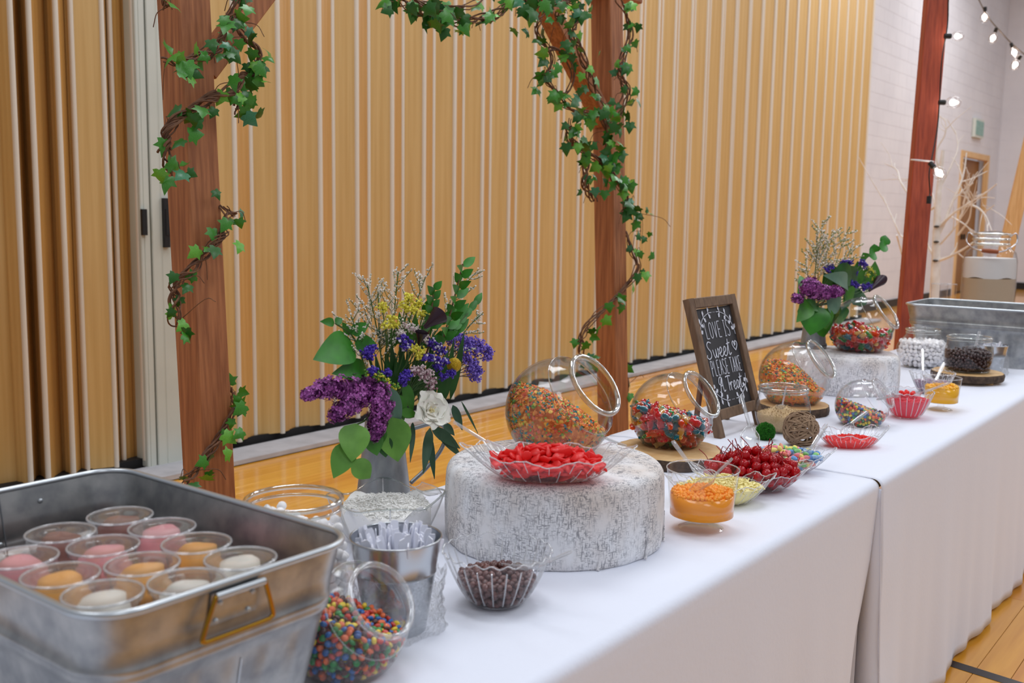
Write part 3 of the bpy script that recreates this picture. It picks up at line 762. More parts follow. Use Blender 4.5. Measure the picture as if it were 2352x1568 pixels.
class Bouquet:
    def __init__(s, Y, mouth, inside, where, scale): s.Y, s.mouth, s.inside, s.where, s.k = Y, np.asarray(mouth), np.asarray(inside), where, scale
    def p(s, px, py, dy=0.0): return atY(px, py, s.Y + dy)
    def base(s, name, label, cat, group=None):
        return thing(name, label, cat, s.inside, group)
    def stem(s, t, top, mat='stem_green', r=0.0022, via=None):
        j = RNG.normal(size=3) * np.array([0.010, 0.010, 0]); mo = s.mouth + j
        P = [s.inside + j * 0.6, mo] + ([np.asarray(via)] if via is not None else [(mo * 0.45 + np.asarray(top) * 0.55) + RNG.normal(size=3) * 0.006]) + [np.asarray(top)]
        m = MB(); C = smooth_path(P, 6); m.tube(C, np.linspace(r, r * 0.7, len(C)), 6); return m.build('stem', mat, parent=t)
    def lilac(s, pts, rad, label, n=150, size=0.0074):
        t = s.base('lilac', label, 'flower'); W_ = [s.p(*q) for q in pts]; C = smooth_path(W_, 8); s.stem(t, W_[0], 'stem_brown')
        R = np.interp(np.linspace(0, 1, len(C)), np.linspace(0, 1, len(rad)), rad)
        cs, ds = [], []
        for k in range(int(n * 1.9)):
            i = int(RNG.integers(0, len(C))); d = RNG.normal(size=3); d /= np.linalg.norm(d)
            cs.append(C[i] + d * R[i] * RNG.uniform(0.55, 1.15)); ds.append(d)
        m = MB(); m.tube(C, np.maximum(R * 0.5, 0.003), 10, mi=1); florets(m, cs, ds, size * s.k, None)
        m.build('floret_cluster', ['lilac_a', 'lilac_b', 'lilac_c'], parent=t, smooth=False, kind='stuff')
        return t
    def tufts(s, name, label, pts, rad, mats, size, n, cat='flower', stemmat='stem_green', group=None):
        "branching sprig whose ends carry clusters of tiny flowers"
        t = s.base(name, label, cat, group); tops = [s.p(*q) for q in pts]; cen = np.mean(tops, 0)
        hub = cen * 0.55 + s.mouth * 0.45; s.stem(t, hub, stemmat)
        m = MB()
        for q in tops: m.tube(smooth_path([hub, (hub + q) / 2 + RNG.normal(size=3) * 0.006, q], 5), 0.0012, 5)
        m.build('branchlets', stemmat, parent=t)
        for q in tops:
            m = MB(); cs = []
            for k in range(n):
                d = RNG.normal(size=3); d /= np.linalg.norm(d); cs.append(q + d * rad * RNG.uniform(0.2, 1.0) * np.array([1.15, 1.0, 0.9]))
            blobs(m, cs, size, None, len(mats)); m.build('flower_cluster', list(mats), parent=t, smooth=False, kind='stuff')
        return t
    def spray(s, label, tip, mats=('caspia_white', 'caspia_grey'), start=0.45, n=9, spread=0.045, size=0.0022, group=None, stemmat='stem_green'):
        "airy spray: one stem, side twigs lined with tiny white buds"
        t = s.base('caspia_spray', label, 'flower', group); top = s.p(*tip); s.stem(t, top, stemmat, 0.0016)
        m, tw = MB(), MB(); ax = top - s.mouth; L = np.linalg.norm(ax); ax /= L
        for k in range(n):
            f = start + (1 - start) * (k + 0.5) / n; b = s.mouth + ax * L * f
            side = np.cross(ax, RNG.normal(size=3)); side /= np.linalg.norm(side)
            d = ax * 0.75 + side; d /= np.linalg.norm(d); ln = spread * s.k * (1.25 - 0.7 * (k / n)) * RNG.uniform(0.7, 1.1)
            e = b + d * ln + ax * ln * 0.25; tw.tube([b, b + d * ln * 0.6, e], 0.0007, 4)
            for q in np.linspace(0.2, 1, 14): blobs(m, [b + (e - b) * q + RNG.normal(size=3) * 0.0016], size * s.k, None, len(mats))
        for q in np.linspace(start + 0.1, 1.0, 14): blobs(m, [s.mouth + ax * L * q + RNG.normal(size=3) * 0.002], size * s.k, None, len(mats))
        tw.build('side_twigs', stemmat, parent=t, kind='stuff'); m.build('bud_rows', list(mats), parent=t, smooth=False, kind='stuff')
    def sprig(s, name, label, path, leaves, mat, stemmat='stem_green', group=None, **kw):
        "leafy twig: path in the plane of the bunch, leaves as (base, tip, width in px, dy base, dy tip)"
        t = s.base(name, label, 'foliage', group); W_ = [s.p(*q) for q in path]
        P = [s.inside, s.mouth] + W_; m = MB(); m.tube(smooth_path(P, 6), 0.0019, 6); m.build('stem', stemmat, parent=t)
        ppm = np.linalg.norm(s.p(path[-1][0] + 50, path[-1][1]) - s.p(path[-1][0], path[-1][1])) / 50
        for q in leaves:
            b, tp, wd = q[0], q[1], q[2]; d0, d1 = (q[3], q[4]) if len(q) > 4 else (path[-1][2] if len(path[-1]) > 2 else 0,) * 2
            mt = q[5] if len(q) > 5 else mat
            leaf_between(s.p(b[0], b[1], d0), s.p(tp[0], tp[1], d1), wd * ppm, mt, t, **kw)
        return t
    def calla(s, label, base, tip, wd, mat='calla_dark'):
        t = s.base('calla_lily', label, 'flower'); b, e = s.p(*base), s.p(*tip); s.stem(t, b, 'stem_green', 0.003)
        ax = e - b; L = np.linalg.norm(ax); F = frame(ax, TOC); x, d, z = F[:, 0], F[:, 1], F[:, 2]
        P = []
        for i in range(13):
            f = i / 12; row = []
            for a in np.linspace(0, 2 * PI, 19):
                r = wd * (0.12 + 0.38 * f ** 1.6) * (1 + 0.25 * f * math.cos(a)); lip = L * (0.70 * f + 0.32 * f ** 3 * (0.5 + 0.5 * math.cos(a + PI)))
                row.append(b + d * lip + r * (math.cos(a) * z * -1 + math.sin(a) * x))
            P.append(row)
        m = MB(); m.grid(P); m.build('spathe', mat, parent=t, sharp=180)
        m = MB(); m.tube([b, b + d * L * 0.55], [0.003, 0.002], 8); m.build('spadix', 'calla_dark_b', parent=t)
    def ball(s, label, c, r):
        t = s.base('craspedia', label, 'flower'); q = s.p(*c); s.stem(t, q, 'stem_green', 0.0018)
        m = MB(); m.ell(q, (r, r, r * 1.08), 14, 20)
        for k in range(260):
            i = k + 0.5; ph = math.acos(1 - 2 * i / 260); th = PI * (1 + 5 ** 0.5) * i
            d = np.array([math.sin(ph) * math.cos(th), math.sin(ph) * math.sin(th), math.cos(ph)]); blobs(m, [q + d * r * 1.02], r * 0.09, 0)
        m.build('flower_head', 'craspedia', parent=t, sharp=180)
    def peony(s, label, c, r):
        t = s.base('peony', label, 'flower'); q = s.p(*c); s.stem(t, q + np.array([0.01, 0.02, -0.01]), 'stem_green', 0.003)
        ax = np.array([-0.25, -0.85, 0.38]); ax /= np.linalg.norm(ax); F = frame(ax, (0, 0, 1)); x, d, z = F[:, 0], F[:, 1], F[:, 2]
        for ring, (n, ln, opn, wd) in enumerate(((5, 1.0, 1.12, 0.95), (5, 0.86, 0.72, 0.8), (4, 0.66, 0.42, 0.62))):
            for k in range(n):
                a = 2 * PI * k / n + ring * 0.6 + RNG.normal() * 0.1; u = math.cos(a) * x + math.sin(a) * z; v = -math.sin(a) * x + math.cos(a) * z
                P = []; l2 = r * ln * RNG.uniform(0.92, 1.1)
                for i in range(8):
                    f = i / 7; th = opn * f * 1.15; rad_ = l2 * math.sin(th) * 1.0 + 0.1 * r * f; hgt = l2 * (0.1 + 0.72 * math.sin(f * 1.3) * math.cos(th * 0.75)) * 0.75
                    row = []
                    for kk in np.linspace(-1, 1, 7):
                        ww = wd * r * 0.62 * math.sin(PI * min(1, 0.12 + 0.80 * f)) ** 0.7
                        row.append(q - d * 0.35 * r + u * (rad_ - 0.22 * r * kk * kk * f) + v * ww * kk + d * (hgt + 0.12 * r * kk * kk + 0.03 * r * math.sin(5 * kk + k) * f))
                    P.append(row)
                m = MB(); m.grid(P); m.build('petal', 'petal_white', parent=t, sharp=180)
        m = MB(); blobs(m, [q - d * 0.2 * r + RNG.normal(size=3) * 0.1 * r for i in range(30)], 0.05 * r, 0); m.build('heart', 'peony_heart', parent=t, kind='stuff')

def pitcher(label, c, H, rb, rt, handle=None):
    t = thing('galvanised_pitcher', label, 'pitcher', c); c = np.asarray(c)
    m = MB(); prof = [(0.0, 0.004), (rb * 0.97, 0.0), (rb, 0.006), (rb * 1.015, 0.012), (rb, 0.018)]
    for f in np.linspace(0.1, 1, 10): prof.append((rb + (rt - rb) * f ** 0.85, H * f))
    prof += [(rt + 0.002, H + 0.002), (rt - 0.002, H), (rt - 0.003, H * 0.8), (rb * 0.8, 0.03), (0, 0.03)]
    def lip(P):
        top = P[..., 2] - c[2] > H * 0.9; d = P - c; th = np.arctan2(d[..., 1], d[..., 0])
        k = np.exp(-((th + 2.6) / 0.35) ** 2) * top * np.clip((P[..., 2] - c[2] - H * 0.9) / (H * 0.1), 0, 1)
        P[..., 0] += k * -0.018; P[..., 1] += k * -0.006; P[..., 2] += k * 0.008; return P
    m.lathe(prof, 40, c, warp=lip); m.build('body', 'galv_grey', parent=t, sharp=50)
    if handle is not None:
        m = MB(); m.tube(smooth_path(handle, 8), 0.0045, 8); m.build('handle', 'galv_dark', parent=t)
    m = MB(); m.tube([c + (0, -rb * 0.0, 0)] and [c + np.array([(rb * 0.99) * math.cos(a), (rb * 0.99) * math.sin(a), 0.012]) for a in np.linspace(0, 2 * PI, 40, endpoint=False)], 0.0028, 6, closed=True); m.build('base_band', 'galv_dark', parent=t)
    return t
# --- near bunch
pcn = np.array([1.485, 1.482, T])
hd = [atY(948, 984, 1.47), atY(1000, 972, 1.47), atY(1026, 990, 1.47), atY(1012, 1034, 1.47), atY(978, 1076, 1.47), atY(944, 1108, 1.47)]
pitcher('galvanised pitcher holding the near bunch of flowers', pcn, 0.205, 0.064, 0.038, hd)
B1 = Bouquet(1.47, pcn + (0, 0, 0.205), pcn + (0, 0, 0.05), 'near pitcher', 1.0)
B1.lilac([(850, 880, -.02), (800, 892, -.04), (752, 890, -.05), (703, 908, -.05)], [0.024, 0.025, 0.022, 0.010], 'long purple lilac reaching out to the left in the near bunch', 260)
B1.lilac([(846, 902, -.04), (800, 930, -.06), (770, 952, -.06)], [0.024, 0.024, 0.014], 'short purple lilac drooping to the left in the near bunch', 170)
B1.lilac([(868, 888, -.05), (876, 930, -.08), (868, 970, -.08), (860, 1004, -.08)], [0.026, 0.024, 0.019, 0.009], 'purple lilac hanging straight down in front of the near pitcher', 260)
B1.sprig('leaf_sprig', 'sprig of broad glossy leaves sticking out left of the near bunch', [(846, 880), (828, 810), (806, 768), (770, 742)],
         [((811, 790), (719, 826), 62, 0, -.05), ((842, 846), (762, 858), 40, 0, -.04), ((806, 768), (786, 740), 18, 0, 0), ((806, 766), (848, 742), 24, 0, -.02), ((768, 741), (735, 738), 16, 0, -.01), ((770, 742), (786, 731), 14, 0, 0), ((815, 788), (866, 792), 32, 0, -.03)], 'leaf_glossy', bend=0.06)
B1.sprig('leaf_sprig', 'fresh green lilac leaves hanging down left of the near pitcher', [(862, 940, -.05), (838, 965, -.06), (818, 975, -.07)],
         [((816, 972), (808, 1060), 50, -.07, -.09), ((802, 1018), (766, 1098), 40, -.07, -.07), ((812, 1056), (850, 1098), 34, -.08, -.08), ((850, 985), (866, 1046), 34, -.065, -.075, 'leaf_green')], 'leaf_fresh', bend=0.05, cup=0.2)
B1.sprig('leaf_sprig', 'fresh green lilac leaves hanging over the front of the near pitcher', [(880, 925, -.04), (894, 945, -.07), (898, 958, -.075)],
         [((896, 957), (914, 1060), 54, -.075, -.09), ((880, 1000), (886, 1050), 26, -.07, -.075, 'leaf_dark'), ((868, 975), (862, 1032), 30, -.07, -.07, 'leaf_green')], 'leaf_fresh', bend=0.05, cup=0.2)
B1.sprig('leaf_sprig', 'grey green eucalyptus leaves between lilac and white bloom in the near bunch', [(900, 900, -.03)],
         [((897, 890), (916, 985), 24, -.07, -.085), ((912, 905), (928, 965), 22, -.05, -.06, 'leaf_green'), ((930, 880), (948, 945), 18, -.05, -.06, 'leaf_green'), ((920, 945), (958, 952), 16, -.06, -.07, 'leaf_green')], 'leaf_grey', bend=0.04)
wl_ = [((988, 982), (972, 1088), 15), ((984, 990), (998, 1100), 11), ((992, 980), (1057, 1030), 17), ((1000, 985), (1062, 1052), 13), ((1020, 972), (1044, 1000), 12), ((950, 975), (942, 1062), 8), ((1040, 930), (1062, 988), 13), ((1060, 922), (1098, 996), 4), ((994, 975), (1010, 1010), 10), ((948, 970), (946, 1010), 6)]
B1.sprig('willow_sprig', 'narrow dark willow leaves hanging under the white bloom', [(960, 950, -.03), (985, 972, -.05)], [q + (-.05, -.07) for q in wl_], 'leaf_willow', bend=0.03, n=8)
rl = []
for k in range(16):
    f = k / 15; cx, cy = 1018 + 45 * f + 4 * math.sin(3 * f), 790 - 178 * f; sd = 1 if k % 2 else -1
    rl.append(((cx, cy), (cx + sd * 20 + 8, cy - 22 + 4 * (k % 3)), 13, -.02, -.02 - 0.02 * (k % 3)))
B1.sprig('ruscus_sprig', 'tall sprig of small pointed leaves rising on the right of the near bunch', [(1000, 830, -.01), (1020, 770, -.02), (1042, 690, -.02), (1063, 606, -.02)], rl, 'leaf_glossy', 'stem_brown', bend=0.05, n=6)
rl = []
for k in range(10):
    f = k / 9; cx, cy = 985 + 12 * f, 760 - 95 * f; sd = 1 if k % 2 else -1
    rl.append(((cx, cy), (cx + sd * 16 + 2, cy - 20), 12, -.03, -.04))
B1.sprig('ruscus_sprig', 'shorter sprig of small leaves above the dark calla in the near bunch', [(975, 820), (985, 760, -.03), (997, 665, -.03)], rl, 'leaf_glossy', 'stem_brown', bend=0.05, n=6)
rl = [((975 + 9 * (k % 9), 800 - 9 * (k // 2)), (985 + 9 * (k % 9) + 10 * (k % 3), 768 - 9 * (k // 2)), 14, .0, -.01) for k in range(20)]
B1.sprig('leaf_sprig', 'small green leaves crowding the right heart of the near bunch', [(960, 850), (1000, 760, .0)], rl, 'leaf_glossy', bend=0.05, n=6)
rl = [((900 + 7 * k, 800 - 5 * (k % 4)), (896 + 7 * k + 10 * (k % 3), 752 - 12 * (k % 4)), 13, .01, .01) for k in range(12)]
B1.sprig('leaf_sprig', 'green leaves behind the goldenrod of the near bunch', [(930, 850), (935, 780, .01)], rl, 'leaf_green', bend=0.05, n=6)
rl = [((1030 + 12 * k, 770 - 14 * k), (1052 + 11 * k, 752 - 16 * k), 11, -.01, -.01) for k in range(6)]
B1.sprig('ruscus_sprig', 'low sprig of small leaves pointing right in the near bunch', [(1000, 810), (1060, 735, -.01), (1092, 702, -.01)], rl, 'leaf_glossy', 'stem_green', bend=0.05, n=6)
for tip, lb in (((842, 646, .02), 'white caspia spray, left of the tall ones in the near bunch'), ((806, 726, .0), 'white caspia spray low on the left of the near bunch'), ((915, 622, .02), 'tallest white caspia spray in the middle of the near bunch'),
                ((978, 634, .03), 'white caspia spray beside the leafy sprig in the near bunch'), ((1082, 628, .03), 'white caspia spray behind the tall leafy sprig of the near bunch'), ((1100, 722, .0), 'white caspia spray leaning right in the near bunch'), ((868, 668, .0), 'white caspia spray behind the yellow flowers of the near bunch')):
    B1.spray(lb, tip, n=18, spread=0.056, size=0.0023)
B1.tufts('solidago', 'bright yellow goldenrod in the upper middle of the near bunch', [(939, 684, -.03), (962, 698, -.03), (930, 704, -.03), (948, 712, -.04), (972, 722, -.03)], 0.0135, ('solidago', 'solidago_b'), 0.0030, 46)
B1.tufts('solidago', 'bright yellow goldenrod on the upper left of the near bunch', [(878, 706, -.02), (900, 732, -.03), (888, 746, -.03), (908, 744, -.03)], 0.0125, ('solidago', 'solidago_b'), 0.0030, 42)
B1.tufts('solidago', 'small yellow goldenrod in the heart of the near bunch', [(950, 800, -.06), (970, 806, -.06), (962, 815, -.06)], 0.011, ('solidago', 'solidago_b'), 0.003, 34)
B1.tufts('solidago', 'olive green budding goldenrod above the lilac in the near bunch', [(875, 866, -.06), (890, 878, -.07), (908, 888, -.07), (846, 856, -.05), (862, 858, -.06)], 0.010, ('solidago_b', 'leaf_fresh'), 0.0026, 30)
B1.calla('dark plum calla lily open to the right in the near bunch', (975, 752, -.05), (1018, 716, -.075), 0.040)
B1.calla('dark plum calla lily in the shade below the open one', (962, 790, -.05), (970, 760, -.07), 0.026, 'calla_dark_b')
for i, (pts, lb) in enumerate((([(925, 780, -.05), (940, 790, -.05), (932, 796, -.05)], 'violet statice under the yellow flowers of the near bunch'), ([(842, 808, -.03), (856, 800, -.03), (850, 818, -.04)], 'violet statice on the left side of the near bunch'),
                               ([(990, 784, -.04), (1004, 796, -.04), (1014, 806, -.04)], 'violet statice right of the dark calla in the near bunch'), ([(972, 818, -.06), (988, 822, -.06), (1008, 826, -.06), (1022, 830, -.05)], 'violet statice row above the yellow ball flower'),
                               ([(925, 868, -.07), (936, 858, -.07), (928, 876, -.07)], 'violet statice low in the middle of the near bunch'), ([(858, 850, -.06), (888, 856, -.06)], 'violet statice just above the lilac of the near bunch'),
                               ([(1020, 864, -.06), (1036, 858, -.06), (1006, 842, -.06)], 'violet statice left of the yellow ball flower'))):
    B1.tufts('statice', lb, pts, 0.0115, ('statice_a', 'statice_b', 'statice_a', 'statice_w' if i in (0, 2, 3) else 'statice_a'), 0.0033, 44)
B1.tufts('sea_lavender', 'wide spray of pale violet sea lavender on the right of the near bunch', [(1036, 780, 0), (1052, 774, 0), (1068, 780, 0), (1086, 784, 0), (1104, 792, 0), (1122, 802, 0), (1118, 818, 0), (1094, 804, 0), (1076, 796, 0), (1058, 800, 0), (1070, 822, 0), (1086, 834, 0), (1098, 852, 0), (1080, 850, 0), (1092, 866, 0)], 0.0155, ('lavender_a', 'lavender_a', 'lavender_b'), 0.0030, 80, stemmat='stem_brown')
B1.ball('yellow ball flower on the right of the near bunch', (1043, 838, -.05), 0.0145)
B1.tufts('wax_flower', 'pale pink wax flowers in the middle of the near bunch', [(950, 852, -.07), (966, 848, -.07), (982, 856, -.07), (974, 866, -.07), (990, 874, -.07), (992, 888, -.07)], 0.0125, ('wax_pink', 'wax_dark', 'wax_pink'), 0.0028, 40)
B1.tufts('wax_flower', 'whitish wax flowers below the goldenrod of the near bunch', [(936, 748, -.04), (952, 756, -.04), (968, 768, -.04), (976, 778, -.04), (920, 764, -.04)], 0.0115, ('caspia_white', 'wax_pink'), 0.0028, 36)
B1.tufts('caspia_filler', 'grey green filler flowers deep in the near bunch', [(885, 780, .0), (870, 766, .0), (905, 820, .0), (915, 770, .0), (1000, 850, .0)], 0.0125, ('caspia_grey', 'leaf_grey'), 0.0026, 36)
rl = [((880 + 14 * k, 930 - 6 * (k % 3)), (862 + 18 * k + 6 * (k % 2), 812 - 16 * (k % 4)), 13, -.01, .0 - 0.01 * (k % 4)) for k in range(12)]
B1.sprig('leaf_sprig', 'dark narrow foliage filling the middle of the near bunch', [(910, 930), (930, 860)], rl, 'leaf_dark', bend=0.05, n=6)
rl = [((890 + 15 * k, 900), (868 + 20 * k, 842 - 10 * (k % 3)), 15, -.02, -.03) for k in range(8)]
B1.sprig('leaf_sprig', 'dark green leaves low in the middle of the near bunch', [(915, 930), (935, 890)], rl, 'leaf_dark', bend=0.05, n=6)
B1.peony('white peony on the lower right of the near bunch', (994, 940, -.085), 0.043)
# --- far bunch, on the far drum
DR2H, DR1H = 0.14, 0.155
pcf = np.array([3.775, 1.465, T + DR2H])
pitcher('galvanised pitcher with the far bunch on the second drum', pcf, 0.15, 0.05, 0.034)
B2 = Bouquet(1.44, pcf + (0, 0, 0.15), pcf + (0, 0, 0.04), 'far pitcher', 1.25)
B2.lilac([(1884, 672, -.06), (1862, 660, -.11), (1858, 662, -.11)], [0.026, 0.036, 0.03], 'largest round purple lilac of the far bunch', 260, 0.008)
B2.lilac([(1905, 676, -.06), (1890, 670, -.11)], [0.018, 0.024], 'small purple lilac between two others of the far bunch', 90, 0.008)
B2.lilac([(1930, 668, -.06), (1914, 670, -.11)], [0.016, 0.024], 'purple lilac on the right of the far bunch', 100, 0.008)
B2.lilac([(1838, 688, -.08), (1828, 684, -.10)], [0.010, 0.016], 'single small purple lilac head at the left edge of the far bunch', 70, 0.008)
for pts, lb in (([(1906, 612, -.03), (1900, 618, -.03)], 'violet statice on the left of the far bunch'), ([(1938, 604, -.03), (1950, 602, -.03), (1944, 612, -.03)], 'violet statice at the top of the far bunch'), ([(1980, 604, -.03), (1986, 610, -.03)], 'violet statice on the right of the far bunch'),
                ([(1964, 626, -.04), (1954, 650, -.05), (1966, 655, -.05)], 'violet statice in the middle of the far bunch'), ([(1984, 660, -.04), (1996, 656, -.04)], 'violet statice below the far dark calla')):
    B2.tufts('statice', lb, pts, 0.017, ('statice_a', 'statice_b'), 0.0042, 52)
B2.tufts('solidago', 'yellow green goldenrod on the right of the far bunch', [(1996, 618, -.02), (2006, 626, -.02), (1992, 632, -.02), (2002, 640, -.02)], 0.016, ('solidago_b', 'caspia_green'), 0.0036, 34)
B2.calla('dark plum calla lily pointing right from the far bunch', (1996, 668, -.03), (2030, 638, -.06), 0.045)
B2.sprig('leaf_sprig', 'pale and dark broad leaves across the middle of the far bunch', [(1920, 690), (1920, 650, -.03)], [((1945, 656), (1890, 632), 14, -.05, -.07, 'leaf_grey'), ((1915, 622), (1956, 648), 20, -.03, -.05, 'leaf_dark'), ((1960, 660), (1930, 610), 20, -.02, -.03, 'leaf_dark'), ((1898, 682), (1930, 706), 20, -.06, -.08, 'leaf_grey'), ((1938, 672), (1956, 694), 18, -.05, -.06, 'leaf_green'), ((1950, 690), (1934, 662), 18, -.04, -.05, 'leaf_dark'), ((1960, 700), (1972, 660), 20, -.02, -.02, 'leaf_dark')], 'leaf_dark')
B2.sprig('leaf_sprig', 'broad green leaves hanging down below the far lilacs', [(1885, 700, -.02), (1866, 694, -.04)], [((1856, 690), (1829, 740), 16, -.05, -.06, 'leaf_green'), ((1866, 698), (1861, 770), 30, -.05, -.06), ((1888, 708), (1898, 756), 16, -.05, -.06, 'leaf_green'), ((1884, 726), (1893, 774), 18, -.04, -.04), ((1850, 640), (1832, 682), 15, -.02, -.03), ((1872, 690), (1846, 702), 18, -.04, -.05), ((1905, 700), (1912, 742), 18, -.03, -.03), ((1924, 704), (1930, 745), 18, -.02, -.02)], 'leaf_glossy')
rl = [((1900 + 9 * k, 668 - 4 * (k % 5)), (1892 + 10 * k + 8 * (k % 2), 626 - 9 * (k % 4)), 13, .0, -.01) for k in range(12)]
B2.sprig('leaf_sprig', 'green leaves filling the middle of the far bunch', [(1940, 690), (1945, 640, .0)], rl, 'leaf_green', bend=0.05, n=6)
rl = [((1985 + 11 * k, 598 - 9 * k), (1985 + 13 * k + (12 if k % 2 else -3), 584 - 10 * k + (6 if k % 2 else -4)), 9, -.02, -.02) for k in range(5)]
B2.sprig('ruscus_sprig', 'thin leafy sprig reaching up right from the far bunch', [(1970, 640), (1988, 596, -.02), (2031, 556, -.02)], rl, 'leaf_glossy', n=6)
for tip, lb in (((1889, 508, .0), 'tallest grassy spray at the top of the far bunch'), ((1876, 528, .01), 'grassy spray left of the tallest in the far bunch'), ((1916, 532, .0), 'whitish spray in the middle of the far bunch'), ((1944, 534, .0), 'greenish spray on the right of the far bunch top'), ((1962, 565, .0), 'low greenish spray on the right of the far bunch'), ((1851, 606, .0), 'white spray sticking out left of the far bunch'), ((1880, 562, .0), 'low white spray on the left of the far bunch')):
    B2.spray(lb, tip, ('caspia_green', 'caspia_grey', 'caspia_white'), n=12, spread=0.056, size=0.0029)

# ------------------------------------------------------------------ glass, plastic, sweets
thin('jar_glass', edge=0.60, f0=0.035)
thin('clear_plastic', edge=0.90, haze=0.018, f0=0.04, rough=0.05)
thin('plastic_rib', edge=0.62, haze=0.30, f0=0.16, rough=0.08)
thin('scoop_plastic', edge=0.66, haze=0.16, f0=0.12, rough=0.05)
thin('cup_plastic', edge=0.72, haze=0.06, f0=0.08, rough=0.08)
thin('wrap_film', edge=0.85, haze=0.06, f0=0.07, rough=0.12, wrinkle=0.8, wscale=28)
solid_glass('thick_glass')
pbr('drum_cloth', (206, 204, 204), 0.9)
def drum_material():
    "printed cloth: pale ground with short dark hatching running both ways, as on birch bark"
    m, nt, out = new_mat('drum_print'); p = N(nt, 'ShaderNodeBsdfPrincipled', Roughness=0.9)
    tc = N(nt, 'ShaderNodeTexCoord')
    def hatch(sc, lo, hi, scale=1.0):
        mp = N(nt, 'ShaderNodeMapping'); mp.inputs['Scale'].default_value = sc
        nt.links.new(tc.outputs['Object'], mp.inputs['Vector'])
        z = N(nt, 'ShaderNodeTexNoise', Scale=scale, Detail=3.0, Roughness=0.6); nt.links.new(mp.outputs[0], z.inputs['Vector'])
        r = N(nt, 'ShaderNodeMapRange'); r.inputs[1].default_value = lo; r.inputs[2].default_value = hi
        nt.links.new(z.outputs['Fac'], r.inputs[0]); return r
    h1 = hatch((430, 430, 75), 0.52, 0.60); h2 = hatch((110, 110, 540), 0.54, 0.61); big = hatch((22, 22, 14), 0.36, 0.56)
    mx = N(nt, 'ShaderNodeMath', operation='MAXIMUM'); nt.links.new(h1.outputs[0], mx.inputs[0]); nt.links.new(h2.outputs[0], mx.inputs[1])
    ml = N(nt, 'ShaderNodeMath', operation='MULTIPLY'); nt.links.new(mx.outputs[0], ml.inputs[0]); nt.links.new(big.outputs[0], ml.inputs[1])
    ml2 = N(nt, 'ShaderNodeMath', operation='MULTIPLY'); nt.links.new(ml.outputs[0], ml2.inputs[0]); ml2.inputs[1].default_value = 0.68
    tone = hatch((7, 7, 5), 0.4, 0.65)
    ca = N(nt, 'ShaderNodeMix', data_type='RGBA'); ca.inputs[6].default_value = lin((240, 240, 242)) + (1,); ca.inputs[7].default_value = lin((222, 212, 204)) + (1,)
    nt.links.new(tone.outputs[0], ca.inputs[0])
    cb = N(nt, 'ShaderNodeMix', data_type='RGBA'); cb.inputs[7].default_value = lin((84, 84, 96)) + (1,)
    nt.links.new(ca.outputs[2], cb.inputs[6]); nt.links.new(ml2.outputs[0], cb.inputs[0]); nt.links.new(cb.outputs[2], p.inputs['Base Color'])
    nt.links.new(p.outputs[0], out.inputs[0]); MATS['drum_print'] = m
drum_material()
pbr('slice_wood', (214, 178, 126), 0.6, rgb2=(196, 154, 100), scale=26, bump=0.05)
pbr('bark', (92, 72, 56), 0.9, rgb2=(58, 44, 34), scale=60, bump=0.6)
pbr('spangle', (180, 180, 178), 0.36, metal=0.8, rgb2=(144, 146, 148), scale=28, detail=6, bump=0.03)
pbr('spangle_rim', (196, 202, 206), 0.3, metal=0.8)
pbr('brass', (176, 132, 48), 0.28, metal=1.0)
pbr('sign_wood', (128, 100, 76), 0.7, rgb2=(104, 80, 60), scale=8, stretch=(12, 12, 1), bump=0.1)
pbr('chalkboard', (44, 42, 44), 0.6, rgb2=(54, 52, 54), scale=9)
pbr('chalk_white', (224, 226, 236), 0.7)
FLOORH = {}

def drum(label, c, r, h):
    c = np.asarray(c); t = thing('bark_drum', label, 'riser', c); m = MB()
    prof = [(0, 0.001), (r - 0.006, 0.0), (r, 0.006)]
    e = 0.022
    for f in np.linspace(0.1, 1, 9): prof.append((r * (1 + 0.012 * math.sin(f * 3.0)), 0.006 + (h - e - 0.006) * f))
    for a in np.linspace(0.15, PI / 2, 7): prof.append((r - e + e * math.cos(a), h - e + e * math.sin(a)))
    prof += [(r * 0.6, h), (0, h)]
    def warp(P):
        d = P - c; th = np.arctan2(d[..., 1], d[..., 0]); side = np.clip((h - d[..., 2]) / h, 0, 1) * (np.hypot(d[..., 0], d[..., 1]) > r * 0.8)
        k = 1 + side * (0.006 * np.sin(9 * th + 1) + 0.004 * np.sin(23 * th)); P[..., 0] = c[0] + d[..., 0] * k; P[..., 1] = c[1] + d[..., 1] * k; return P
    m.lathe(prof, 120, c, warp=warp); m.build('covered_drum', 'drum_print', parent=t, sharp=60)
    m = MB(); sl = []                                     # creases of the cover near its foot
    for a in (-2.15, -1.62, -1.05, -2.7):
        m.tube([c + np.array([(r * 1.013) * math.cos(a + 0.02 * math.sin(9 * q)), (r * 1.013) * math.sin(a + 0.02 * math.sin(9 * q)), q * h]) for q in np.linspace(0.02, 0.42, 8)], np.linspace(0.003, 0.0008, 8), 6)
    m.build('cover_crease', 'drum_print', parent=t)
    return t
drum('large grey bark-print drum in front, holding the red candy dish', (1.61, 1.134, T), 0.213, DR1H)
drum('grey bark-print drum further back, holding a gummy jar and flowers', (3.74, 1.335, T), 0.2, DR2H)

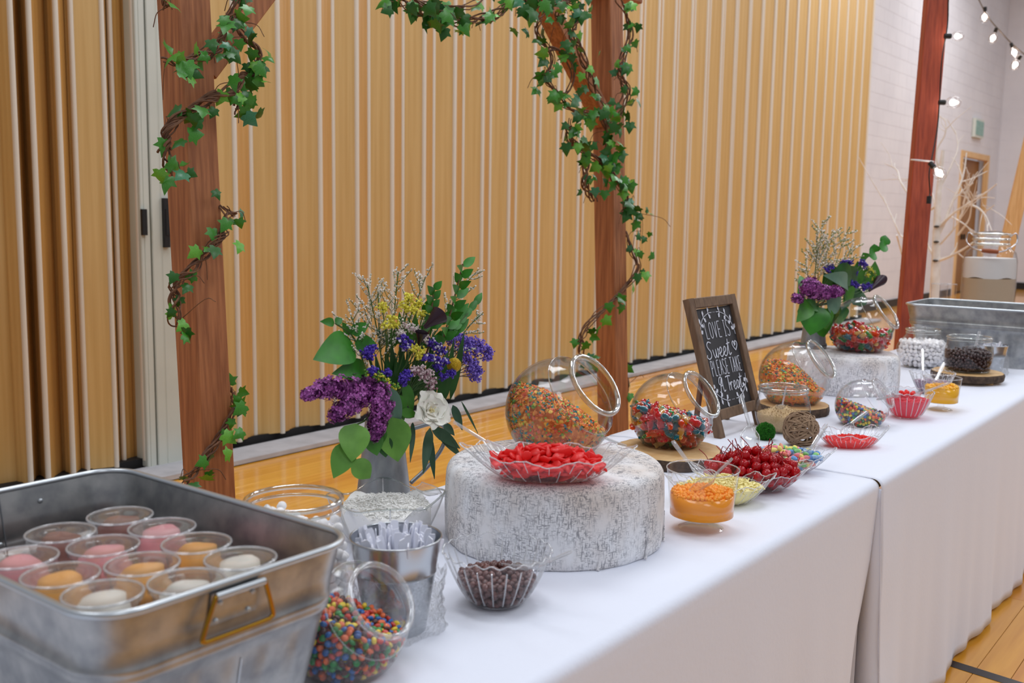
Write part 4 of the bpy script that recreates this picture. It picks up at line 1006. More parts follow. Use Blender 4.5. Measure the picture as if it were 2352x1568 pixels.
def wood_slice(label, c, r, h, feet=False):
    c = np.asarray(c, float); t = thing('wood_slice', label, 'board', c); z0 = 0.012 if feet else 0.0
    th = np.arange(80) * 2 * PI / 80; rr = r * (1 + 0.02 * np.sin(3 * th + c[0]) + 0.012 * np.sin(7 * th) + 0.008 * np.sin(19 * th + 1))
    def ring(k, z): return [c + (q * k * math.cos(a), q * k * math.sin(a), z) for q, a in zip(rr, th)]
    m = MB(); m.grid([ring(0.93, z0), ring(0.98, z0 + 0.003), ring(1.0, z0 + h * 0.5), ring(0.985, h - 0.003), ring(0.965, h - 0.0005)], cv=True, cu=False)
    m.build('bark', 'bark', parent=t)
    m = MB(); m.grid([ring(0.967, h - 0.001), ring(0.95, h), ring(0.5, h), ring(0.01, h)], cv=True); m.grid([ring(0.01, z0), ring(0.95, z0)], cv=True)
    m.build('cut_face', 'slice_wood', parent=t)
    if feet:
        for a in (-1.9, 0.2, 2.3):
            m = MB(); m.lathe([(0, 0), (0.014, 0), (0.016, 0.006), (0.014, 0.0135), (0, 0.0135)], 14, c + (r * 0.7 * math.cos(a), r * 0.7 * math.sin(a), 0)); m.build('foot', 'slice_wood', parent=t)
    return t
SLH = 0.03
wood_slice('round wood slice under the near gummy jar', (2.325, 1.275, T), 0.142, SLH)
wood_slice('round wood slice under the second cereal jar', (3.17, 1.285, T), 0.115, SLH)
wood_slice('round wood slice on little feet under the far chocolate jar', (4.25, 1.02, T), 0.135, SLH + 0.012, True)

JN = np.array([0.05, -0.80, 0.60]); JN /= np.linalg.norm(JN)
def penny_jar(label, c, R, zf, mat='jar_glass', n=JN, rim='thick_glass', cat='jar'):
    "tilted round jar: ball with flat foot, short neck and a thick ring round its slanted mouth"
    c = np.asarray(c, float); t = thing('tilted_jar', label, cat, (c[0], c[1], zf))
    prof = [(max(R * math.cos(a), 1e-4), R * math.sin(a)) for a in np.linspace(-PI / 2, math.acos(0.82), 34)]
    prof += [(0.835 * R, 0.590 * R), (0.825 * R, 0.615 * R), (0.775 * R, 0.650 * R), (0.715 * R, 0.715 * R), (0.665 * R, 0.785 * R), (0.620 * R, 0.86 * R), (0.590 * R, 0.91 * R), (0.59 * R, 0.955 * R)]
    def flat(P): P[..., 2] = np.maximum(P[..., 2], zf + 0.001); return P
    m = MB(); m.lathe(prof, 64, c, n, warp=flat)
    def flat2(P): P[..., 2] = np.maximum(P[..., 2], zf + 0.0035); return P
    m.lathe([(max(q - 0.0028, 1e-4), z + (0.0028 if i < 2 else 0)) for i, (q, z) in enumerate(prof)], 64, c, n, warp=flat2); m.build('glass_bowl', mat, parent=t, sharp=50)
    m = MB(); u = np.cross(n, (1, 0, 0)); u /= np.linalg.norm(u); v = np.cross(n, u)
    P = [c + n * 0.965 * R + (0.605 * R) * (math.cos(a) * u + math.sin(a) * v) for a in np.linspace(0, 2 * PI, 48, endpoint=False)]
    m.tube(P, 0.052 * R, 12, closed=True); m.build('rim', rim, parent=t, sharp=180)
    P = [c + n * 0.600 * R + (0.828 * R) * (math.cos(a) * u + math.sin(a) * v) for a in np.linspace(0, 2 * PI, 48, endpoint=False)]
    m = MB(); m.tube(P, 0.010 * R, 8, closed=True); m.build('shoulder_ring', rim, parent=t, sharp=180)
    return t
def jar_fill(c, R, zf, top, wall=0.004):
    "lower and upper bound functions of what lies in a ball jar"
    Ri = R - wall
    def lo(x, y): return np.maximum(c[2] - np.sqrt(np.maximum(Ri ** 2 - (x - c[0]) ** 2 - (y - c[1]) ** 2, 0)), zf + 0.004)
    def hi(x, y): return np.minimum(top(x, y), c[2] + np.sqrt(np.maximum(Ri ** 2 - (x - c[0]) ** 2 - (y - c[1]) ** 2, 0)))
    return lo, hi
# --- sweet shapes
def m_bear():
    m = MB(); k = 0.0120
    prof = [(-1.15, 0.02), (-1.12, 0.38), (-0.98, 0.62), (-0.7, 0.78), (-0.3, 0.82), (0.1, 0.80), (0.4, 0.68), (0.62, 0.54), (0.74, 0.50), (0.9, 0.60), (1.1, 0.64), (1.32, 0.56), (1.5, 0.36), (1.56, 0.02)]
    m.grid([[(q * k * math.cos(t), 0.80 * q * k * math.sin(t), z * k) for t in np.arange(12) * PI / 6] for z, q in prof], cv=True)
    for s_ in (-1, 1):
        m.ell((s_ * 0.40 * k, 0, 1.46 * k), (0.2 * k,) * 3, 6, 8); m.ell((s_ * 0.55 * k, -0.42 * k, 0.30 * k), (0.26 * k, 0.30 * k, 0.26 * k), 6, 8); m.ell((s_ * 0.45 * k, -0.42 * k, -0.75 * k), (0.32 * k, 0.34 * k, 0.32 * k), 6, 8)
    return m
def m_lentil(a=0.0054, b=0.0034): m = MB(); m.ell((0, 0, 0), (a, a, b), 6, 10); return m
def m_bean(a=0.0078, b=0.0058): m = MB(); m.ell((0, 0, 0), (a, b, b * 0.92), 6, 9); return m
def m_marsh(r=0.0075, h=0.013):
    m = MB(); m.lathe([(0, -h / 2), (r * 0.8, -h / 2), (r, -h / 2 + 0.0025), (r * 1.03, 0), (r, h / 2 - 0.0025), (r * 0.8, h / 2), (0, h / 2)], 12); return m
def m_sour():
    m = MB(); P = []
    for i in range(9):
        f = i / 8; rr = 0.0062 * math.sin(PI * min(max(f, 0.06), 0.94)) ** 0.25 if 0 < i < 8 else 0.0018
        P.append([(0.026 * (f - 0.5), rr * math.cos(a) * 1.15, rr * math.sin(a) * 0.85 + 0.004 * math.sin(PI * f)) for a in np.arange(8) * PI / 4])
    m.grid(P, cv=True); m.f += [tuple(range(8))[::-1], tuple(64 + j for j in range(8))]; m.m += [0, 0]
    h = len(m.f); 
    for i, q in enumerate(m.f): m.m[i] = 0 if min(q) < 32 else 1
    return m
def m_fish(seed):
    r = np.random.default_rng(seed); m = MB(); n = 9; a = np.arange(n) * 2 * PI / n
    rr = 0.0142 * r.uniform(0.65, 1.1, n); ax, ay = r.uniform(0.8, 1.3), r.uniform(0.55, 0.85); bz = r.uniform(-25, 25)
    def ring(k, z): return [(q * k * ax * math.cos(t), q * k * ay * math.sin(t), z + bz * (q * k * math.cos(t)) ** 2) for q, t in zip(rr, a)]
    m.grid([ring(0.02, -0.002), ring(0.85, -0.0024), ring(1, -0.001), ring(1, 0.001), ring(0.85, 0.0024), ring(0.02, 0.002)], cv=True); return m
def m_gem(k=0.0085):
    m = MB(); m.ell((0, 0, 0), (k, k, k * 0.8), 4, 6); return m
def scatter(P, meshes, labels, cat, group, name, near=None, rest=None, flat=False, ups=None):
    "place pieces at P: those that show largest as things of their own, the remainder as one stuff object (rest = its label)"
    P = np.asarray(P); score = -(P - EYE) @ (np.array([1.0, 0.8, 0.0])) + 1.2 * P[:, 2]
    order = np.argsort(-score); near = len(P) if near is None else near
    for i in order[:near]:
        k = int(RNG.integers(0, len(meshes)))
        R = rand_rot()
        if flat:
            u = np.array([RNG.normal() * flat, RNG.normal() * flat, 1.0]); R = frame(RNG.normal(size=3), u)
        inst(name, meshes[k], P[i], R, label=labels[k % len(labels)], category=cat, group=group)
    if rest and near < len(P):
        m = MB()
        for i in order[near:]:
            k = int(RNG.integers(0, len(meshes))); me = meshes[k]; V = np.array([v.co for v in me.vertices]) @ rand_rot().T + P[i]
            m.add(V, [tuple(p.vertices) for p in me.polygons], k)
        o = m.build(name + '_heap', [me.materials[0] for me in meshes], org=P.mean(0), sharp=180, kind='stuff', label=rest, category=cat)

# ------------------------------------------------------------------ cereal jars
CER = ['cereal_orange', 'cereal_coral', 'cereal_yellow', 'cereal_teal', 'cereal_green']
pbr('cereal_orange', (250, 164, 84), 0.7); pbr('cereal_coral', (246, 128, 96), 0.7); pbr('cereal_yellow', (250, 208, 96), 0.7); pbr('cereal_teal', (60, 152, 156), 0.7); pbr('cereal_green', (146, 196, 84), 0.7)
def cereal_heap(label, c, R, zf, top, n, size):
    lo, hi = jar_fill(c, R, zf, top); m = MB(); cnt = 0; Ri = R - 0.005
    # packed core under the visible flakes
    P = []
    for i in range(15):
        row = []
        for a in np.arange(36) * 2 * PI / 36:
            q = Ri * 0.93 * min(1, i / 9) if i < 10 else Ri * 0.93 * (1 - (i - 9) / 5.0)
            x, y = c[0] + q * math.cos(a), c[1] + q * math.sin(a); l, h = float(lo(np.array(x), np.array(y))) + 0.004, float(hi(np.array(x), np.array(y))) - 0.005
            h = max(h, l + 0.0005); row.append((x, y, h if i < 10 else l))
        P.append(row)
    m.grid(P, cv=True, mi=0)
    pr = (0.40, 0.22, 0.14, 0.14, 0.10)
    a6 = np.arange(6) * PI / 3
    base = np.array([(math.cos(t), math.sin(t), 0.0) for t in a6] + [(0, 0, 0.28), (0, 0, -0.12)])
    Fc = [(k, (k + 1) % 6, 6) for k in range(6)] + [((k + 1) % 6, k, 7) for k in range(6)]
    while cnt < n:
        d = RNG.normal(size=3); d /= np.linalg.norm(d); top_side = RNG.random() < 0.45
        if top_side:
            q, t = math.sqrt(RNG.random()) * Ri * 0.96, RNG.random() * 2 * PI; x, y = c[0] + q * math.cos(t), c[1] + q * math.sin(t)
            l, h = float(lo(np.array(x), np.array(y))), float(hi(np.array(x), np.array(y)))
            if h - l < 0.003: continue
            p = np.array([x, y, h - RNG.random() * 0.006]); up = np.array([0, 0, 1.0]) + RNG.normal(size=3) * 0.55
        else:
            p = c + d * Ri * RNG.uniform(0.955, 0.99)
            if p[2] > float(top(np.array(p[0]), np.array(p[1]))) or p[2] < zf + 0.004: continue
            up = d + RNG.normal(size=3) * 0.5
        F = frame(RNG.normal(size=3), up)
        m.add((base * (1, RNG.uniform(0.6, 1), 1) * size * RNG.uniform(0.7, 1.25)) @ F.T + p, Fc, int(RNG.choice(5, p=pr))); cnt += 1
    m.build('cereal', CER, org=(c[0], c[1], zf), smooth=False, kind='stuff', label=label, category='cereal')
R1 = 0.108
j1 = np.array([1.672, 1.172, T + DR1H + 0.083])
penny_jar('tilted glass jar of rainbow cereal on the large front drum', j1, R1, T + DR1H)
cereal_heap('rainbow cereal flakes heaped in the jar on the front drum', j1, R1, T + DR1H, lambda x, y: j1[2] + 0.038 - 2.2 * ((x - j1[0] + 0.01) ** 2 + (y - j1[1] - 0.03) ** 2) - 0.30 * (x - j1[0]) + 0.25 * (y - j1[1] - 0.03), 5200, 0.0042)
j3 = np.array([3.185, 1.295, T + SLH + 0.086])
penny_jar('tilted glass jar of rainbow cereal on a wood slice right of the chalkboard', j3, 0.113, T + SLH)
cereal_heap('rainbow cereal flakes heaped in the jar right of the chalkboard', j3, 0.113, T + SLH, lambda x, y: j3[2] + 0.04 - 4.5 * ((x - j3[0] + 0.01) ** 2 + (y - j3[1] - 0.03) ** 2) + 0.28 * (y - j3[1]), 4200, 0.0044)

# ------------------------------------------------------------------ gummy jars
GC = {'red': (246, 46, 36), 'orange': (255, 132, 30), 'yellow': (255, 214, 60), 'teal': (50, 176, 190), 'green': (80, 200, 110), 'pink': (248, 92, 112), 'clear': (250, 230, 170)}
for k, v in GC.items(): jelly('gummy_' + k, v)
bm_ = m_bear()
def gummy_jar(label, c, R, zf, top, near, where):
    penny_jar(label, c, R, zf); lo, hi = jar_fill(c, R, zf, top)
    P = pack(0.0118, lo, hi, c[0], c[1], R - 0.005, R - 0.005, 0.60, 330)
    cols = ['red', 'red', 'orange', 'orange', 'yellow', 'teal', 'teal', 'green', 'pink', 'clear']
    ms = [bm_.mesh('gummy_bear', 'gummy_' + k, sharp=180) for k in cols]
    scatter(P, ms, ['%s gummy bear in the tilted jar %s' % (k, where) for k in cols], 'gummy bear', 'gummy bears in the jar ' + where, 'gummy_bear', near, 'gummy bears packed at the back of the jar ' + where)
j2 = np.array([2.368, 1.295, T + SLH + 0.083])
gummy_jar('tilted glass jar of gummy bears on the wood slice left of the chalkboard', j2, R1, T + SLH, lambda x, y: j2[2] + 0.006 + 0.18 * (y - j2[1]) - 0.22 * (x - j2[0]) + 0.004 * np.sin(60 * x), 150, 'left of the chalkboard')
j4 = np.array([3.805, 1.296, T + DR2H + 0.088])
gummy_jar('tilted glass jar of gummy bears on the far drum', j4, 0.114, T + DR2H, lambda x, y: j4[2] - 0.005 + 0.03 * np.exp(-((x - j4[0]) ** 2 + (y - j4[1] - 0.02) ** 2) / 0.0014), 110, 'on the far drum')

# ------------------------------------------------------------------ chocolate lentil jars
MC = {'red': (206, 56, 40), 'orange': (238, 110, 50), 'yellow': (240, 212, 50), 'green': (40, 140, 66), 'blue': (28, 104, 180), 'brown': (84, 46, 44)}
for k, v in MC.items(): pbr('shell_' + k, v, 0.22, coat=0.4)
lm = m_lentil(); LMS = [lm.mesh('candy_lentil', 'shell_' + k, sharp=180) for k in MC]
def lentil_jar(label, c, R, zf, top, near, where, rr=0.0047):
    penny_jar(label, c, R, zf, 'clear_plastic', rim='scoop_plastic'); lo, hi = jar_fill(c, R, zf, top, 0.003)
    P = pack(rr, lo, hi, c[0], c[1], R - 0.003, R - 0.003, 0.62, 1700, iters=20)
    scatter(P, LMS, ['%s candy-coated chocolate in the clear jar %s' % (k, where) for k in MC], 'candy', 'candy-coated chocolates in the jar ' + where, 'candy_lentil', near, 'candy-coated chocolates deeper in the jar ' + where)
k1 = np.array([0.934, 1.006, T + 0.068]); 
lentil_jar('clear tilted jar of rainbow candy-coated chocolates beside the front metal tub', k1, 0.085, T, lambda x, y: k1[2] + 0.016 + 0.22 * (y - k1[1]) - 0.32 * (x - k1[0]), 300, 'beside the front tub', 0.0052)
k2 = np.array([3.115, 1.045, T + 0.062])
lentil_jar('clear tilted jar of rainbow candy-coated chocolates in front of the far drum', k2, 0.080, T, lambda x, y: k2[2] - 0.004 + 0.3 * (y - k2[1]) - 0.2 * (x - k2[0]), 0, 'in front of the far drum')

# ------------------------------------------------------------------ clear plastic dishes
def leaf_dish(label, c, a, b, H, ang, scal=10, base=0.5):
    "shell-shaped clear dish with ribs and a scalloped edge"
    c = np.asarray(c, float); t = thing('leaf_dish', label, 'dish', c); ca, sa = math.cos(ang), math.sin(ang)
    nt_ = 160; th = np.arange(nt_) * 2 * PI / nt_; rows = []
    for f in (0.0, 0.2, 0.4, 0.5, 0.6, 0.68, 0.76, 0.84, 0.92, 0.97, 1.0):
        g = 0 if f < 0.4 else ((f - 0.4) / 0.6)
        row = []
        for q in th:
            tip = 0.10 * math.exp(-((math.remainder(q, PI)) / 0.35) ** 2)
            rim = 1 + (0.035 * math.cos(scal * q) + tip) * g ** 2
            rr = (base * f / 0.4 if f < 0.4 else base + (1 - base) * g ** 0.85) * rim
            x, y = a * rr * math.cos(q), b * rr * math.sin(q)
            z = 0.002 + H * g ** 1.35 * (1 + 0.10 * math.cos(scal * q) * g + 0.16 * math.cos(2 * q) * g) + 0.0011 * math.sin(40 * q) * min(1, 3 * g) * (1 - 0.3 * g)
            row.append(c + (ca * x - sa * y, sa * x + ca * y, z))
        rows.append(row)
    m = MB(); m.grid(rows, cv=True); sh_ = m.build('dish_shell', 'clear_plastic', parent=t, sharp=180)
    m = MB(); m.tube(rows[-1], 0.0013, 6, closed=True); m.build('rim_edge', 'plastic_rib', parent=sh_, sharp=180)
    m = MB()
    for k in range(0, nt_, 8): m.tube([rows[i][k] for i in (6, 7, 8, 9, 10)], 0.0010, 5)
    for k in range(4, nt_, 8): m.tube([rows[i][k] for i in (3, 4, 5, 6, 7)], 0.0009, 5)
    m.build('ribs', 'plastic_rib', parent=sh_, kind='stuff')
    def uv(x, y): X, Y = x - c[0], y - c[1]; return (ca * X + sa * Y) / a, (-sa * X + ca * Y) / b
    def lo(x, y):
        u, v = uv(x, y); q = np.sqrt(u * u + v * v); g = np.clip((q - base) / (1 - base), 0, 1.2); return c[2] + 0.004 + H * g ** 1.5
    return t, lo, uv
def scoop(label, end, neck, tip, wd=0.034, hw=0.013):
    "clear serving scoop: flat ribbed handle from end to neck, open trough from neck to tip"
    end, neck, tip = (np.asarray(q, float) for q in (end, neck, tip))
    t = thing('plastic_scoop', label, 'scoop', tip, 'clear plastic scoops in the dishes'); m = MB()
    F = frame(neck - end, (0, 0, 1)); x, d, z = F[:, 0], F[:, 1], F[:, 2]; L = np.linalg.norm(neck - end); P = []
    for i in range(11):
        f = i / 10; w2 = hw * (0.5 if 0 < i else 0.3) * (1 - 0.30 * f); hh = 0.0022
        P.append([end + d * L * f + x * w2 * u + z * hh * v for u, v in ((-1, -1), (-0.8, 1), (-0.5, 0.35), (0.5, 0.35), (0.8, 1), (1, -1))])
    m.grid(P, cv=True); m.f.append(tuple(range(6))[::-1]); m.m.append(0); m.build('handle', 'scoop_plastic', parent=t)
    F = frame(tip - neck, (0, 0, 1)); x, d, z = F[:, 0], F[:, 1], F[:, 2]; L = np.linalg.norm(tip - neck); P = []
    for i in range(10):
        f = i / 9; w2 = wd / 2 * (0.25 + 0.75 * min(1, f * 2.6)) * (1 - 0.25 * max(0, f - 0.6) / 0.4); dep = 0.014 * min(1, f * 3) * (1 - 0.5 * f)
        P.append([neck + d * L * f + x * w2 * math.sin(a) * 1.0 + z * (-dep * math.cos(a) ** 1.0 + 0.002) for a in np.linspace(-PI / 2, PI / 2, 11)])
    m = MB(); m.grid(P); sb_ = m.build('scoop_bowl', 'scoop_plastic', parent=t, sharp=180)
    edge = [r[0] for r in P] + P[-1][1:-1] + [r[-1] for r in P[::-1]]
    m = MB(); m.tube(edge, 0.0010, 5); m.build('bowl_edge', 'plastic_rib', parent=sb_, sharp=180)
    return t
AX = math.atan2(-0.79, 0.61)
# red candy on the front drum
pbr('candy_red', (240, 52, 52), 0.42, sss=0.0); gel('candy_red_gel', (255, 74, 72), 0.16, 0.35)
d1 = (1.475, 1.055, T + DR1H + 0.001)
_, lo, uv = leaf_dish('clear shell dish of flat red candies on the front drum', d1, 0.142, 0.078, 0.050, AX, 10, 0.5)
def mound(uv, lo, c, edge, peak):
    def hi(x, y):
        u, v = uv(x, y); q = u * u + v * v; return np.maximum(lo(x, y), c[2] + edge + (peak - edge) * np.exp(-q * 2.6))
    return hi
FM = [m_fish(i).mesh('red_candy', 'candy_red_gel', sharp=180) for i in range(5)]
P = pack(0.0074, lo, mound(uv, lo, d1, 0.026, 0.062), d1[0], d1[1], 0.105, 0.105, 0.62, 420, iters=30)
uu, vv = uv(P[:, 0], P[:, 1]); P = P[uu ** 2 + vv ** 2 < 0.60]; P[:, 2] += 0.004
scatter(P, FM, ['flat red candy in the shell dish on the front drum'], 'candy', 'flat red candies on the front drum', 'red_candy', 150, 'red candies at the bottom of the dish on the front drum', flat=0.32)
scoop('clear scoop in the red candy dish, handle pointing left to the flowers', at(1042, 968, DR1H + 0.092), at(1114, 1012, DR1H + 0.056), (d1[0] - 0.03, d1[1] + 0.055, T + DR1H + 0.028))
scoop('clear scoop lying behind the front drum between the two tilted jars', at(1438, 1024, 0.05), at(1392, 1006, 0.055), at(1345, 1002, DR1H - 0.05 + 0.056), 0.03)

# cherries
gel('cherry_red', (206, 16, 30), 0.04, 0.08); pbr('cherry_stem', (158, 24, 34), 0.5)
MATS['cherry_red'].node_tree.nodes['Principled BSDF'].inputs['Coat Weight'].default_value = 0.6
cm = MB(); prof = [(0.0008, 0.0085), (0.003, 0.0095), (0.006, 0.0102)] + [(0.0112 * math.cos(a), 0.0112 * math.sin(a)) for a in np.linspace(1.0, -PI / 2 + 0.05, 12)] + [(0.0003, -0.0111)]
cm.lathe(prof, 18); CH = cm.mesh('cherry', 'cherry_red', sharp=180); SM = []
for k in range(5):
    b = RNG.normal(size=2) * 0.022; m = MB(); m.tube(smooth_path([(0, 0, 0.008), (b[0] * 0.3, b[1] * 0.3, 0.022), (b[0], b[1], 0.036 + 0.006 * RNG.random())], 6), np.linspace(0.0008, 0.0011, 13), 6); SM.append(m.mesh('stem', 'cherry_stem', sharp=180))
d2 = (2.19, 0.982, T + 0.001)
_, lo, uv = leaf_dish('clear shell dish heaped with stemmed red cherries', d2, 0.128, 0.082, 0.050, AX + 0.05, 10, 0.5)
P = pack(0.0110, lo, mound(uv, lo, d2, 0.056, 0.100), d2[0], d2[1], 0.112, 0.112, 0.62, 150)
uu, vv = uv(P[:, 0], P[:, 1]); P = P[uu ** 2 + vv ** 2 < 0.92]
for p in P[np.argsort(-P[:, 2])]:
    R = frame((1, RNG.normal(), 0), (RNG.normal() * 0.5, RNG.normal() * 0.5, 1)); o = inst('cherry', CH, p, R, label='red cherry heaped in the clear shell dish', category='cherry', group='cherries in the shell dish')
    uq, vq = uv(p[0], p[1]); 
    if p[2] > d2[2] + 0.040 and RNG.random() < 0.5:
        s_ = bpy.data.objects.new('stem', SM[int(RNG.integers(0, 5))]); COL.objects.link(s_); s_.parent = o
# sour gummies
SCOL = {'pale blue and pink': ((96, 150, 206), (238, 140, 150)), 'coral and peach': ((240, 122, 112), (244, 164, 130)), 'yellow and green': ((238, 224, 104), (126, 200, 120)), 'pink and yellow': ((240, 136, 150), (240, 220, 120)), 'blue and pale blue': ((88, 140, 206), (150, 186, 220))}
sm_ = m_sour(); SMS = []
for k, (c1, c2) in SCOL.items():
    n1, n2 = 'sour_' + k.replace(' ', '_') + '_a', 'sour_' + k.replace(' ', '_') + '_b'
    for nn, cc in ((n1, c1), (n2, c2)): pbr(nn, cc, 0.75, rgb2=tuple(min(255, int(v * 0.6 + 255 * 0.4)) for v in cc), scale=900, contrast=(0.5, 0.7))
    SMS.append(sm_.mesh('sour_gummy', [n1, n2], sharp=180))
d3 = (2.395, 1.000, T + 0.001)
_, lo, uv = leaf_dish('clear shell dish of sugared sour gummies behind the cherries', d3, 0.125, 0.074, 0.048, AX + 0.02, 10, 0.5)
P = pack(0.0085, lo, mound(uv, lo, d3, 0.044, 0.066), d3[0], d3[1], 0.105, 0.105, 0.60, 170)
uu, vv = uv(P[:, 0], P[:, 1]); P = P[uu ** 2 + vv ** 2 < 0.78]
scatter(P, SMS, ['%s sour gummy in the shell dish behind the cherries' % k for k in SCOL], 'gummy candy', 'sour gummies in the shell dish', 'sour_gummy', 110, 'sour gummies at the bottom of their dish', flat=0.5)
scoop('clear scoop standing in the sour gummy dish, handle up in front of the chalkboard', at(1702, 906, 0.125), at(1722, 978, 0.075), (d3[0] + 0.01, d3[1] + 0.085, T + 0.035), 0.05)
scoop('clear scoop in the sour gummy dish, handle leaning right beside the twine ball', at(1898, 974, 0.10), at(1864, 1028, 0.065), (d3[0] + 0.01, d3[1] - 0.02, T + 0.048), 0.042)
# pineapple
pbr('pineapple', (255, 242, 168), 0.35)
def shreds(label, name, lo, hi, c, a, b, uv, lim, n, ln, th, mat, cat, lump=None):
    "loose heap of thin shreds over a solid lump"
    m = MB(); P = []; nr = 10
    for i in range(nr + 1):
        row = []
        for t in np.arange(40) * 2 * PI / 40:
            q = max(i / nr, 0.01) * lim; 
            x0, y0 = a * q * math.cos(t), b * q * math.sin(t); X, Y = c[0] + lump[0] * x0 - lump[1] * y0, c[1] + lump[1] * x0 + lump[0] * y0
            z = float(hi(np.array(X), np.array(Y))) - 0.001; row.append((X, Y, max(z, float(lo(np.array(X), np.array(Y))) + 0.001) + 0.002 * math.sin(13 * q * 7 + 9 * t)))
        P.append(row)
    for i in range(6):
        q = lim * (1 - i / 5.0); P.append([(c[0] + lump[0] * a * max(q, .01) * math.cos(t) - lump[1] * b * max(q, .01) * math.sin(t), c[1] + lump[1] * a * max(q, .01) * math.cos(t) + lump[0] * b * max(q, .01) * math.sin(t), 0) for t in np.arange(40) * 2 * PI / 40])
        P[-1] = [(x, y, float(lo(np.array(x), np.array(y))) + 0.0008) for x, y, z in P[-1]]
    m.grid(P, cv=True)
    for k in range(n):
        t, q = RNG.random() * 2 * PI, math.sqrt(RNG.random()) * lim * 0.97; x0, y0 = a * q * math.cos(t), b * q * math.sin(t); X, Y = c[0] + lump[0] * x0 - lump[1] * y0, c[1] + lump[1] * x0 + lump[0] * y0
        z = float(hi(np.array(X), np.array(Y))) + RNG.uniform(-0.003, 0.004); z = max(z, float(lo(np.array(X), np.array(Y))) + 0.002)
        d = RNG.normal(size=3) * (1, 1, 0.28); d /= np.linalg.norm(d); L = ln * RNG.uniform(0.6, 1.3); p = np.array([X, Y, z])
        m.tube([p - d * L / 2, p + RNG.normal(size=3) * L * 0.08, p + d * L / 2], [th * 0.5, th, th * 0.5], 4)
    return m.build(name, mat, org=c, sharp=180, kind='stuff', label=label, category=cat)
d4 = (2.035, 0.985, T + 0.001)
_, lo, uv = leaf_dish('clear shell dish of crushed pineapple behind the orange cup', d4, 0.112, 0.064, 0.052, AX + 0.1, 10, 0.5)
shreds('pale yellow crushed pineapple in the shell dish', 'crushed_pineapple', lo, mound(uv, lo, d4, 0.034, 0.062), d4, 0.112, 0.064, uv, 0.88, 420, 0.016, 0.0022, 'pineapple', 'fruit', (math.cos(AX + 0.1), math.sin(AX + 0.1)))
scoop('clear scoop in the pineapple dish, handle pointing up left', at(1545, 1012, 0.125), at(1580, 1060, 0.085), (d4[0] - 0.005, d4[1] + 0.02, T + 0.055), 0.04)
# red pearls in the far shell dish
gel('pearl_red', (255, 70, 62), 0.30, 0.2); gel('pearl_pink', (250, 76, 100), 0.25, 0.2); pbr('pearl_orange', (255, 158, 0), 0.12); pbr('pearl_amber', (255, 188, 0), 0.12)
def pearls(label, name, c, a, b, lo, hi, rot, r, n, mat, liquid):
    "coloured syrup with round pearls at its surface"
    m = MB(); P = []
    for i in range(9):
        q = max(i / 8, 0.01); P.append([(c[0] + rot[0] * a * q * math.cos(t) - rot[1] * b * q * math.sin(t), c[1] + rot[1] * a * q * math.cos(t) + rot[0] * b * q * math.sin(t)) for t in np.arange(40) * PI / 20])
    top = [[(x, y, max(float(hi(np.array(x), np.array(y))) - 0.004, float(lo(np.array(x), np.array(y))) + 0.0006)) for x, y in row] for row in P]
    bot = [[(x, y, float(lo(np.array(x), np.array(y))) + 0.0004) for x, y in row] for row in P[::-1]]
    m.grid(top + bot, cv=True, mi=1)
    for k in range(n):
        t, q = RNG.random() * 2 * PI, math.sqrt(RNG.random()) * 0.95; X, Y = c[0] + rot[0] * a * q * math.cos(t) - rot[1] * b * q * math.sin(t), c[1] + rot[1] * a * q * math.cos(t) + rot[0] * b * q * math.sin(t)
        m.ell((X, Y, max(float(hi(np.array(X), np.array(Y))) - r * RNG.uniform(0.1, 1.2), float(lo(np.array(X), np.array(Y))) + r)), (r,) * 3, 5, 8, mi=0)
    return m.build(name, [mat, liquid], org=c, sharp=180, kind='stuff', label=label, category='dessert topping')
d5 = (2.79, 0.962, T + 0.001)
_, lo, uv = leaf_dish('clear shell dish of red pearls behind the twine ball', d5, 0.100, 0.066, 0.045, AX + 0.15, 10, 0.5)
pearls('red juice pearls in the far shell dish', 'juice_pearls', d5, 0.078, 0.052, lo, mound(uv, lo, d5, 0.020, 0.034), (math.cos(AX + 0.15), math.sin(AX + 0.15)), 0.0042, 220, 'pearl_red', 'pearl_red')
scoop('clear scoop in the far red pearl dish, handle pointing up right', at(1992, 944, 0.085), at(1956, 972, 0.06), (d5[0], d5[1] + 0.015, T + 0.034), 0.034)

# ------------------------------------------------------------------ footed cups of orange pearls
def trifle(label, c, r, H, fill, mats, plabel):
    c = np.asarray(c, float); t = thing('footed_cup', label, 'cup', c)
    m = MB(); m.lathe([(0.0005, 0.004), (r * 0.55, 0.003), (r * 0.62, 0.0), (r * 0.63, 0.003), (r * 0.5, 0.007), (r * 0.2, 0.012), (r * 0.16, 0.020), (r * 0.22, 0.026), (r * 0.80, 0.029), (r * 0.86, 0.034), (r * 0.93, H * 0.6), (r, H)], 48, c); m.build('cup_body', 'clear_plastic', parent=t, sharp=50)
    m = MB(); m.tube([c + (r * math.cos(a), r * math.sin(a), H) for a in np.linspace(0, 2 * PI, 48, endpoint=False)], 0.0014, 6, closed=True); m.build('rim_edge', 'plastic_rib', parent=t, sharp=180)
    lo = lambda x, y: c[2] + 0.031 + 0 * x
    hi = lambda x, y: c[2] + fill + 0.008 * np.exp(-((x - c[0] - 0.02) ** 2 + (y - c[1] + 0.02) ** 2) / 0.001) + 0 * x
    pearls(plabel, 'juice_pearls', c, r * 0.88, r * 0.88, lo, hi, (1, 0), 0.0043, 420, mats, mats)
trifle('clear footed cup of orange pearls on the corner by the front drum', (1.845, 0.932, T), 0.073, 0.126, 0.078, 'pearl_orange', 'orange juice pearls in the cup by the front drum')
scoop('clear scoop in the front orange cup, handle pointing up right', at(1682, 1052, 0.165), at(1640, 1092, 0.128), (1.84, 0.945, T + 0.08), 0.036)
